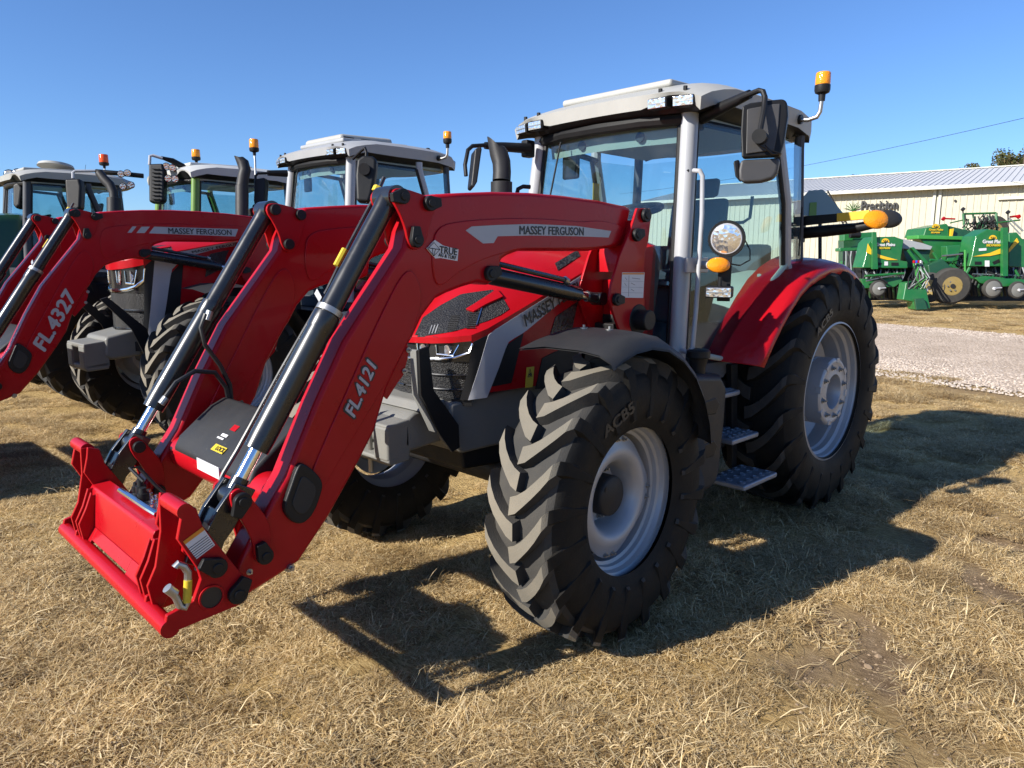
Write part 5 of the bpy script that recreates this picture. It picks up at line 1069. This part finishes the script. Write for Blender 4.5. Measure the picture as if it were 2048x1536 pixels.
for q in (((128, 357), (158, 356), (162, 372), (160, 415), (148, 425), (132, 420)), ((24, 368), (38, 362), (44, 375), (40, 410), (32, 418), (24, 410))):
    obj('mirror', MB().prism([D(a, b, 11.3) for a, b in q], fw*.15), 'black_plastic', T4, bevel=.04, seg=3)
obj('mirror_rod', MB().tube([D(146, 357, 11.35), D(146, 345, 11.35), D(150, 342, 11.35), D(192, 342, 11.5)], .022, 8), 'silver_decal', T4); obj('mirror_rod', MB().tube([D(32, 364, 11.35), D(34, 350, 11.5)], .022, 8), 'silver_decal', T4)
beacon(T4, None, [D(211, 352, 12.2), D(209, 337, 12.2)], 'amber_red', r=.075, h=.13)
obj('roof_dome', MB().tube([D(112, 335, 12.3), D(112, 330, 12.3), D(112, 328, 12.3)], [.28, .26, .15], 24), 'roof', T4)
setxf()
# ================================================================== background
def G(name, px, d, th, m, parent, bevel=0, vec=None): return obj(name, MB().prism([D(a, b, d) for a, b in px], (vec or fwh)*th), m, parent, bevel=bevel)
fwh = Vector((fw.x, fw.y, 0)).normalized()
# --- long metal shed
W0 = Vector((-37.467, -14.445, 0)); wd = Vector((-.145, .989, 0)).normalized(); wn = Vector((wd.y, -wd.x, 0))   # wn points at the yard
s0 = -12.0; NP = 62; PW = .914; EV = 5.7; RB = 10.5; RH = 1.95
O0 = W0+wd*s0
SH = empty('metal_shed', None, O0, math.atan2(wd.y, wd.x), 'long cream metal shed with ribbed walls and grey roof behind the green machines', 'building')
# local frame: x along the wall, y into the building (away from the yard)
def wall_panel():
    mb = MB(); mb.box((PW/2, .0, EV/2), (PW-.004, .04, EV))
    for i in range(3): x = .06+i*PW/3; mb.prism([(x, -.02, .0), (x+.03, -.045, .0), (x+.07, -.045, .0), (x+.10, -.02, 0)], (0, 0, EV))
    return mb
pm = obj('wall_panel', wall_panel(), 'wall_cream', SH, smooth=0); rp_ = None
sl_ = math.hypot(RB, RH)
mb = MB(); mb.prism([(0, -.5, EV-.02), (PW-.004, -.5, EV-.02), (PW-.004, RB, EV+RH), (0, RB, EV+RH)], (0, 0, .04))
for i in range(3): x = .06+i*PW/3; mb.prism([(x, -.5, EV+.02), (x+.05, -.5, EV+.02), (x+.05, RB, EV+RH+.04), (x, RB, EV+RH+.04)], (0, 0, .035))
rp_ = obj('roof_panel', mb, 'roof_metal', SH, smooth=0)
for i in range(1, NP):
    for src in (pm, rp_):
        c = src.copy(); COL.objects.link(c); c.parent = SH; c.location = (i*PW, 0, 0)
LN = NP*PW
obj('eave_trim', MB().box((LN/2, -.52, EV-.02), (LN+.3, .10, .18)), 'wall_trim', SH); obj('ridge_cap', MB().box((LN/2, RB, EV+RH+.07), (LN+.3, .5, .06)), 'wall_trim', SH)
obj('rear_wall', MB().box((LN/2, 2*RB, EV/2), (LN, .05, EV)), 'wall_cream', SH); obj('rear_roof', MB().prism([(0, RB, EV+RH), (LN, RB, EV+RH), (LN, 2*RB+.5, EV-.1), (0, 2*RB+.5, EV-.1)], (0, 0, .04)), 'roof_metal', SH)
for x in (0, LN): obj('gable_wall', MB().prism([(x, .02, 0), (x, 2*RB, 0), (x, 2*RB, EV), (x, RB, EV+RH), (x, .02, EV)], (.04, 0, 0)), 'wall_cream', SH); 
def wall_s(px): # distance along wall for a picture column
    d = ray(px, 400); det = d.x*(-wd.y)+wd.x*d.y; ax, ay = O0.x-CAM.x, O0.y-CAM.y; t = (ax*(-wd.y)+wd.x*ay)/det; q = CAM+d*t; return (q-O0).dot(wd), t
for px in (1869, 1880): s, t = wall_s(px); obj('downpipe', MB().box((s, -.08, EV/2), (.13, .10, EV)), 'wall_trim', SH)
s, t = wall_s(1911); obj('wall_vent', MB().cyl((s, -.03, 5.0), (s, -.10, 5.0), .06, 10), 'dark_plastic', SH)
s, t = wall_s(2025); obj('awning_track', MB().box((s+1.2, -.12, 5.02), (3.6, .12, .14)), 'wall_trim', SH)
sa, ta = wall_s(1725); sb, _ = wall_s(1797); za = 1.7238+(1443.14*0)+(CAM+ray(1760, 412)*ta).z-1.7238
zs = (CAM+ray(1760, 412)*ta).z
setxf(); a = SH.matrix_world
def wp(x, y, z): return Vector((x, y, z))
text('wall_lettering', 'Precision', wp(sa, -.09, zs), wp(sb, -.09, zs), .50, 'black_decal', SH, n=Vector((0, -1, 0)), bold=.02, ex=.08)
s, _ = wall_s(1708)
for i in range(7):
    t = math.radians(-70+i*23); mb = MB(); c = Vector((s, -.10, zs-.25)); e = c+Vector((.62*math.sin(t), 0, .55*math.cos(t))); mid = (c+e)/2+Vector((0, -.03, .05)); mb.tube([c, mid, e], [.03, .06, .004], 6, flat=.3); obj('sign_leaf', mb, 'green_bright', SH)
# --- folded grain drill
dd = 28.5
GD = empty('grain_drill', None, Z(1880, 617, 0), 0, 'green folding grain drill with yellow swooshes and big tyre, parked before the cream shed', 'farm machine'); g0 = Matrix.Translation(-Vector(GD.location)); setxf(g0)
ep = G('end_panel', [(1733, 505), (1737, 486), (1748, 474), (1790, 473), (1808, 480), (1802, 521), (1816, 523), (1816, 537), (1725, 536)], dd, .9, 'green_paint', GD, .04)
G('swoosh', [(1736, 487), (1743, 500), (1760, 510), (1796, 520), (1775, 520), (1752, 514), (1733, 505)], dd-.03, .02, 'yellow_tape', ep)
G('panel_slot', [(1783, 525), (1797, 525), (1797, 531), (1783, 531)], dd-.02, .02, 'black_plastic', ep); G('panel_slot', [(1752, 524), (1764, 526), (1760, 531), (1750, 529)], dd-.02, .02, 'black_plastic', ep)
G('panel_label', [(1769, 523), (1776, 523), (1776, 531), (1769, 531)], dd-.02, .01, 'white_decal', ep)
def gtext(s, c, w_, h, m, d, parent): a = D(c[0]-w_/2, c[1], d); b = D(c[0]+w_/2, c[1], d); a.z = b.z = (a.z+b.z)/2; dr = (b-a).normalized(); text('lettering', s, a, b, h*d/F, m, parent, n=dr.cross(Vector((0, 0, 1))), bold=.03, ex=.01)
gtext('Great Plains', (1771, 489), 38, 6, 'white_decal', dd-.03, ep); gtext('BD7600', (1769, 496), 22, 4, 'yellow', dd-.03, ep)
def sun_logo(cx, cy, d, parent):
    mb = MB().prism([D(cx+8*math.cos(math.pi*i/10), cy-8*math.sin(math.pi*i/10), d) for i in range(11)], fwh*.01); o = obj('sun_emblem', mb, 'yellow_tape', parent)
    for k in (-4, 0, 4): obj('emblem_furrow', MB().tube([D(cx+k*.4, cy, d-.02), D(cx+k*.8, cy-2.5, d-.02), D(cx+k, cy-4.5, d-.02)], .012, 4), 'black_decal', o)
sun_logo(1771, 484.5, dd-.03, ep)
post = G('post', [(1746, 464), (1753, 464), (1756, 538), (1745, 538)], dd-.15, .12, 'green_paint', GD)
G('hopper_lid', [(1788, 474), (1845, 486), (1866, 493), (1862, 500), (1806, 498)], dd+.3, 1.2, 'roof_grey', GD, .03)
G('hopper_side', [(1806, 498), (1862, 500), (1850, 535), (1816, 535)], dd+.5, .9, 'green_dark', GD)
G('lower_frame', [(1722, 558), (1800, 554), (1806, 562), (1790, 574), (1728, 577)], dd-.1, .5, 'green_paint', GD, .03)
rr_ = random.Random(5)
for i in range(22):
    x = 1726+i*4.0; obj('seed_tube', MB().tube([D(x, 538, dd+.3), D(x+rr_.uniform(-4, 4), 548, dd+.1), D(x+rr_.uniform(-8, 3), 560, dd)], .03, 6), ('hose', 'hose_grey', 'hose', 'steel')[i % 4], GD)
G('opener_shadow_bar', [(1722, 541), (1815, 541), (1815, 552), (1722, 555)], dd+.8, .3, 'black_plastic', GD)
def disc(px, py, r, d, parent, m='dark_plastic', name='gauge_wheel'):
    c = D(px, py, d); R_ = r*d/F; f = -fwh; o = obj(name, MB().tube([c-f*.12, c-f*.1, c-f*.0, c+f*.02], [R_*.94, R_, R_, R_*.90], 32), 'rubber_face', parent); obj('wheel_face', MB().tube([c+f*.02, c+f*.05], [R_*.80, R_*.5], 28), 'charcoal', o); obj('wheel_hub', MB().tube([c+f*.05, c+f*.09], R_*.16, 12), 'white_decal', o); obj('wheel_stay', MB().cyl(c+f*.08, c+f*.06+rt*R_*.8+up*R_*.08, .03, 6), 'silver_decal', o)
disc(1757, 577, 16, dd-.3, GD)
G('centre_box', [(1836, 474), (1966, 479), (1948, 545), (1928, 562), (1890, 540), (1866, 500), (1850, 488)], dd+1.4, .6, 'green_paint', GD, .04); G('box_rim', [(1836, 470), (1968, 474), (1966, 481), (1836, 478)], dd+1.3, .9, 'green_bright', GD, .03)
G('folding_arm', [(1856, 530), (1886, 518), (1920, 548), (1900, 565), (1862, 572)], dd-.6, .5, 'green_dark', GD, .05); G('folding_arm', [(1893, 492), (1922, 490), (1920, 505), (1902, 528), (1895, 526)], dd-.2, .4, 'green_paint', GD, .03)
G('brace', [(1822, 495), (1828, 494), (1868, 535), (1860, 538)], dd-.1, .15, 'green_paint', GD, .02)
tg = G('tongue', [(1806, 600), (1812, 565), (1850, 560), (1856, 590), (1862, 618), (1830, 620), (1826, 604)], dd-1.6, .5, 'green_paint', GD, .04)
G('tongue_plate', [(1830, 598), (1848, 596), (1856, 619), (1833, 620)], dd-1.75, .12, 'green_dark', tg, .02)
for i in range(16):
    x0 = 1828+rr_.uniform(-2, 18); x1 = 1815+rr_.uniform(0, 35); xm = rr_.uniform(1815, 1862); obj('hydraulic_hose', MB().tube([D(x0, 523, dd-1.2), D((x0+xm)/2, 540, dd-1.5), D(xm, 556, dd-1.7), D(x1, 578, dd-1.6)], .022, 6), ('hose', 'hose_grey', 'green_bright', 'hose')[i % 4], GD)
for i, m_ in enumerate(('red_flat', 'blue', 'red_flat', 'white_decal', 'steel', 'steel', 'white_decal')): obj('hose_coupling', MB().cyl(D(1828+i*4.2, 521 if i < 4 else 577, dd-1.5), D(1828+i*4.2, 526 if i < 4 else 583, dd-1.5), .05, 8), m_, GD)
def road_tyre(px, py, r, d, parent, rimr=.5, sx=1.0, yaw=0):
    c = D(px, py, d); R_ = r*d/F; f = (-fwh+rt*yaw).normalized(); o = obj('tyre', MB().tube([c-f*.5, c-f*.45, c-f*.05, c], [R_*.88, R_, R_, R_*.9], 40), 'rubber_face', parent); obj('rim', MB().tube([c+f*.004, c+f*.01, c-f*.02], [R_*.52, R_*.48, R_*.40], 32), 'rim_yellow', o); obj('rim_hub', MB().tube([c, c+f*.05], R_*.12, 16), 'dark_plastic', o)
    for i in range(6): t = i*math.pi/3; q = c+rt*R_*.27*math.cos(t)+up*R_*.27*math.sin(t); obj('wheel_nut', MB().cyl(q, q+f*.03, .03, 6), 'steel', o)
road_tyre(1905, 572, 36, dd-.9, GD, yaw=-.15); road_tyre(1858, 575, 30, dd-.6, GD, yaw=-.6)
ep2 = G('end_panel', [(1944, 513), (1952, 472), (1976, 458), (2010, 463), (2008, 513), (2012, 515), (2012, 533), (1938, 533)], dd-.4, .9, 'green_paint', GD, .04)
G('swoosh', [(1946, 513), (1980, 506), (2006, 495), (2007, 506), (1980, 512)], dd-.43, .02, 'yellow_tape', ep2); gtext('Great Plains', (1987, 483), 43, 7, 'white_decal', dd-.43, ep2); gtext('BD7600', (1987, 490.5), 27, 4.5, 'yellow', dd-.43, ep2); sun_logo(1986, 478, dd-.43, ep2)
G('panel_slot', [(1950, 523), (1963, 523), (1963, 529), (1950, 529)], dd-.42, .02, 'black_plastic', ep2); G('panel_slot', [(1985, 524), (1998, 518), (2000, 524), (1988, 529)], dd-.42, .02, 'black_plastic', ep2); G('panel_label', [(1958, 497), (1973, 496), (1973, 501), (1958, 502)], dd-.42, .01, 'white_decal', ep2); G('panel_label', [(1970, 521), (1979, 521), (1979, 533), (1970, 533)], dd-.42, .01, 'white_decal', ep2)
G('post', [(2006, 455), (2016, 455), (2016, 552), (2006, 552)], dd-.6, .15, 'green_paint', GD); 
ep3 = G('end_panel', [(2018, 468), (2034, 464), (2044, 476), (2060, 490), (2060, 536), (2018, 534)], dd+.1, .9, 'green_paint', GD, .04); G('swoosh', [(2018, 498), (2034, 476), (2038, 484), (2018, 505)], dd+.06, .02, 'yellow_tape', ep3)
G('lower_frame', [(1950, 556), (1972, 552), (2060, 560), (2060, 570), (2000, 574), (1960, 566)], dd-.5, .5, 'green_paint', GD, .03)
for i in range(24):
    x = 1944+i*4.6; obj('seed_tube', MB().tube([D(x, 535, dd), D(x+rr_.uniform(-4, 4), 546, dd-.1), D(x+rr_.uniform(-8, 3), 560, dd-.2)], .03, 6), ('hose', 'hose', 'hose_grey', 'hose')[i % 4], GD)
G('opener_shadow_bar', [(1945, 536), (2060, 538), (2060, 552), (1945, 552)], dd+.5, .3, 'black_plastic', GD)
for (a, b, m_, r) in (((1730, 552), (1808, 547), 'green_paint', .05), ((1816, 500), (1850, 545), 'green_paint', .06), ((1866, 505), (1892, 545), 'green_paint', .05), ((1900, 530), (1945, 556), 'green_paint', .06), ((1945, 548), (2060, 552), 'steel', .03), ((1930, 500), (1930, 545), 'green_bright', .04), ((1884, 512), (1925, 508), 'steel', .035), ((1732, 562), (1800, 548), 'steel', .03), ((1955, 548), (1995, 568), 'steel', .03), ((1975, 543), (2030, 566), 'hose', .04), ((1740, 545), (1775, 566), 'hose', .04), ((1860, 520), (1900, 522), 'green_paint', .05), ((2030, 540), (2048, 570), 'green_paint', .05), ((1965, 560), (1975, 590), 'green_paint', .05), ((1948, 520), (1925, 560), 'green_paint', .06)):
    obj('frame_bar', MB().cyl(D(*a, dd-.25), D(*b, dd-.25), r, 8), m_, GD)
for i in range(20):
    x = rr_.uniform(1880, 1945); y = rr_.uniform(505, 525); obj('hydraulic_hose', MB().tube([D(x, y, dd+.2), D(x+rr_.uniform(-8, 8), y+8, dd), D(x+rr_.uniform(-12, 12), y+14, dd+.1), D(x+rr_.uniform(-14, 14), y+24, dd+.3)], .022, 5), ('hose', 'hose_grey', 'hose', 'dark_plastic')[i % 4], GD)
for i in range(14):
    x = 1950+i*7.5; obj('opener_arm', MB().tube([D(x, 548, dd-.2), D(x-4, 560, dd-.35), D(x-9, 575, dd-.3), D(x-6, 592, dd-.2)], .045, 6), ('black_plastic', 'dark_plastic', 'green_dark')[i % 3], GD)
for i in range(10):
    x = 1730+i*8; obj('opener_arm', MB().tube([D(x, 548, dd+.1), D(x-4, 560, dd), D(x-8, 575, dd), D(x-6, 596, dd+.2)], .045, 6), ('black_plastic', 'dark_plastic', 'green_dark')[i % 3], GD)
disc(1986, 577, 19, dd-.7, GD); disc(2036, 580, 17, dd-.7, GD)
setxf(g0); G('rear_support', [(1722, 576), (1740, 576), (1740, 602), (1728, 602)], dd+.6, .3, 'black_plastic', GD); 
for q in ([(1722, 534), (1830, 534), (1826, 600), (1724, 601)], [(1850, 532), (2060, 532), (2060, 602), (1860, 602)]): obj('underside_shade_slab', MB().prism([D(a, b, dd+1.3) for a, b in q], fwh*.5), 'black_plastic', GD)  # black slabs added below the panels, standing in for the drill's shade
setxf()
# --- seed cart and sprayer frame behind the drill
SCt = empty('seed_cart', None, Z(1880, 590, 0), 0, 'green seed box with tangled boom frame showing above the grain drill', 'farm machine'); setxf(Matrix.Translation(-Vector(SCt.location))); d2 = 32
b_ = G('seed_box', [(1846, 474), (1852, 456), (1894, 447), (1898, 452), (1899, 474)], d2, 1.6, 'green_paint', SCt, .05); gtext('Great Plains', (1872, 459), 28, 4.5, 'yellow', d2-.03, b_); gtext('BD7600', (1871, 465), 17, 3, 'yellow_tape', d2-.03, b_); sun_logo(1872, 455.5, d2-.03, b_)
G('box_end', [(1899, 452), (1945, 463), (1945, 476), (1899, 474)], d2+.1, 1.2, 'green_dark', SCt); G('post', [(1902, 458), (1908, 457), (1905, 473), (1901, 473)], d2-.1, .1, 'yellow_tape', SCt)
G('cart_frame', [(1846, 474), (2060, 478), (2060, 560), (1846, 560)], d2+.4, .9, 'green_dark', SCt, .05)
for (a, b, m_, r) in (((1926, 428), (1992, 426), 'green_paint', .05), ((1926, 428), (1930, 470), 'green_paint', .05), ((1992, 426), (1994, 470), 'green_paint', .06), ((1926, 448), (1992, 446), 'green_paint', .04), ((1945, 428), (1960, 468), 'green_dark', .04), ((1970, 428), (1955, 468), 'green_dark', .04), ((1992, 446), (2040, 440), 'green_paint', .04), ((1910, 438), (1885, 437), 'red_flat', .04), ((2020, 434), (2040, 431), 'red_flat', .05), ((1926, 440), (1900, 446), 'green_paint', .03), ((1926, 416), (1926, 430), 'dark_plastic', .03), ((2016, 424), (2016, 450), 'dark_plastic', .03), ((2018, 436), (2046, 462), 'hose_grey', .04), ((2014, 440), (2040, 468), 'hose_grey', .03)):
    obj('boom_bar', MB().cyl(D(*a, d2+.3), D(*b, d2+.3), r, 6), m_, SCt)
for i in range(26):
    x = rr_.uniform(1930, 1990); y = rr_.uniform(428, 445); obj('boom_hose', MB().tube([D(x, y, d2+.2), D(x+rr_.uniform(-10, 10), y+9, d2+.1), D(x+rr_.uniform(-12, 12), y+16, d2+.2), D(x+rr_.uniform(-8, 8), y+26, d2+.3)], .03, 5), ('hose', 'dark_plastic', 'green_dark', 'hose')[i % 4], SCt)
for x, y in ((1887, 436), (2037, 432), (1926, 417), (2016, 423)): obj('boom_nozzle', MB().cyl(D(x-2, y, d2+.2), D(x+2, y+3, d2+.2), .09, 8), 'red_flat' if y > 430 else 'dark_plastic', SCt)
road_tyre(1990, 462, 30, d2+1.6, SCt)
setxf()
# --- implement half hidden between the rear tyre and the drill, ladder-like boom
IM = empty('tillage_frame', None, Z(1690, 592, 0), 0, 'dark green folded implement frame with thin lattice arm beside the rear mudguard', 'farm machine'); setxf(Matrix.Translation(-Vector(IM.location))); d3 = 31
for q, m_ in (([(1688, 468), (1745, 464), (1745, 478), (1688, 482)], 'green_paint'), ([(1680, 496), (1740, 494), (1740, 500), (1680, 503)], 'green_paint'), ([(1690, 522), (1730, 520), (1730, 530), (1690, 532)], 'green_paint'), ([(1686, 480), (1740, 478), (1740, 560), (1686, 560)], 'green_dark')): G('frame_beam', q, d3+(1 if m_ == 'green_dark' else 0), .5, m_, IM, .03)
for i in range(14): x = 1688+i*3.6; obj('tine', MB().tube([D(x, 503, d3-.1), D(x+rr_.uniform(-3, 3), 515, d3-.2), D(x+rr_.uniform(-4, 4), 560, d3-.1)], .04, 5), ('hose', 'hose_grey', 'dark_plastic')[i % 3], IM)
obj('roller', MB().cyl(D(1700, 470, d3-.3), D(1720, 470, d3-.3), .13, 12), 'black_plastic', IM)
for k in (0, 7): obj('lattice_rail', MB().cyl(D(1648+k, 384-k*.4, d3+2), D(1712+k, 490, d3+2), .035, 6), 'dark_plastic', IM)
for i in range(11): x = 1650+i*5.8; y = 388+i*9.6; obj('lattice_rung', MB().cyl(D(x, y, d3+2), D(x+7, y-3, d3+2), .025, 5), 'dark_plastic', IM)
obj('support_leg', MB().cyl(D(1712, 480, d3+2), Z(1712, 592, 0), .06, 8), 'black_plastic', IM)
setxf()
# --- trees beyond the shed
def tree(px, pyb, pyt, d, rx, label, seed, mat_='leaf', nl=1500):
    r = random.Random(seed); base = D(px, pyb, d); base.z = 0; top = D(px, pyt, d).z; t = empty('tree', None, base, 0, label, 'tree'); t['group'] = 'trees beyond the shed'
    mb = MB(); mb.tube([(0, 0, 0), (.1, 0, top*.4), (0, .1, top*.75), (.05, 0, top*.95)], [.28, .2, .12, .03], 10)
    cl = []
    for i in range(34):
        h = r.uniform(.45, 1.0)*top; R_ = rx*(1.15-((h/top-.62)/.42)**2)*r.uniform(.35, 1.0); a = r.uniform(0, 6.28); c = Vector((R_*math.cos(a), R_*math.sin(a), h)); cl.append((c, r.uniform(.35, .85)*rx*.42)); mb.tube([(0, 0, max(.3*top, h-.9)), (c.x*.5, c.y*.5, h-.3), c], [.06, .04, .015], 5)
    obj('trunk', mb, 'bark', t); mb = MB(); V = []; Fc = []; ms = []
    for c, R_ in cl:
        for i in range(nl//30):
            q = c+Vector((r.gauss(0, 1), r.gauss(0, 1), r.gauss(0, .7))).normalized()*R_*r.random()**.4; s = r.uniform(.08, .18); u = Vector((r.gauss(0, 1), r.gauss(0, 1), r.gauss(0, 1))).normalized(); v = u.orthogonal().normalized(); k = len(V); V += [q-u*s, q+v*s*.6, q+u*s, q-v*s*.6]; Fc.append((k, k+1, k+2, k+3)); ms.append(0 if r.random() < .7 else 1)
    mb.v = [tuple(p) for p in V]; mb.f = Fc; mb.m = ms; obj('crown', mb, [mat_, 'leaf_brown'], t, smooth=0, recalc=False)
tree(2024, 520, 296, 66, 2.9, 'tall ragged evergreen rising above the right end of the shed roof', 1, nl=5200); tree(1990, 520, 326, 70, 1.5, 'low rounded evergreen left of the tallest treetop', 6, nl=2400); tree(1928, 520, 337, 74, 2.2, 'broad low treetop showing over the middle of the shed roof', 2, nl=2600); tree(1694, 520, 352, 78, 1.2, 'tiny treetop just above the left part of the shed ridge', 3, nl=900)
# --- overhead wire
a, b = D(1560, 318, 45), D(2120, 196, 30); pts = []
A_ = a+(a-b)*1.2; B_ = b+(b-a)*.6
for i in range(21): f = i/20; q = A_.lerp(B_, f); q.z -= 0.7*(1-(2*f-1)**2); pts.append(q)
wo = obj('overhead_wire', MB().tube(pts, .011, 5), 'hose', None); tag(wo, 'thin dark overhead wire crossing the sky above the shed', 'wire')
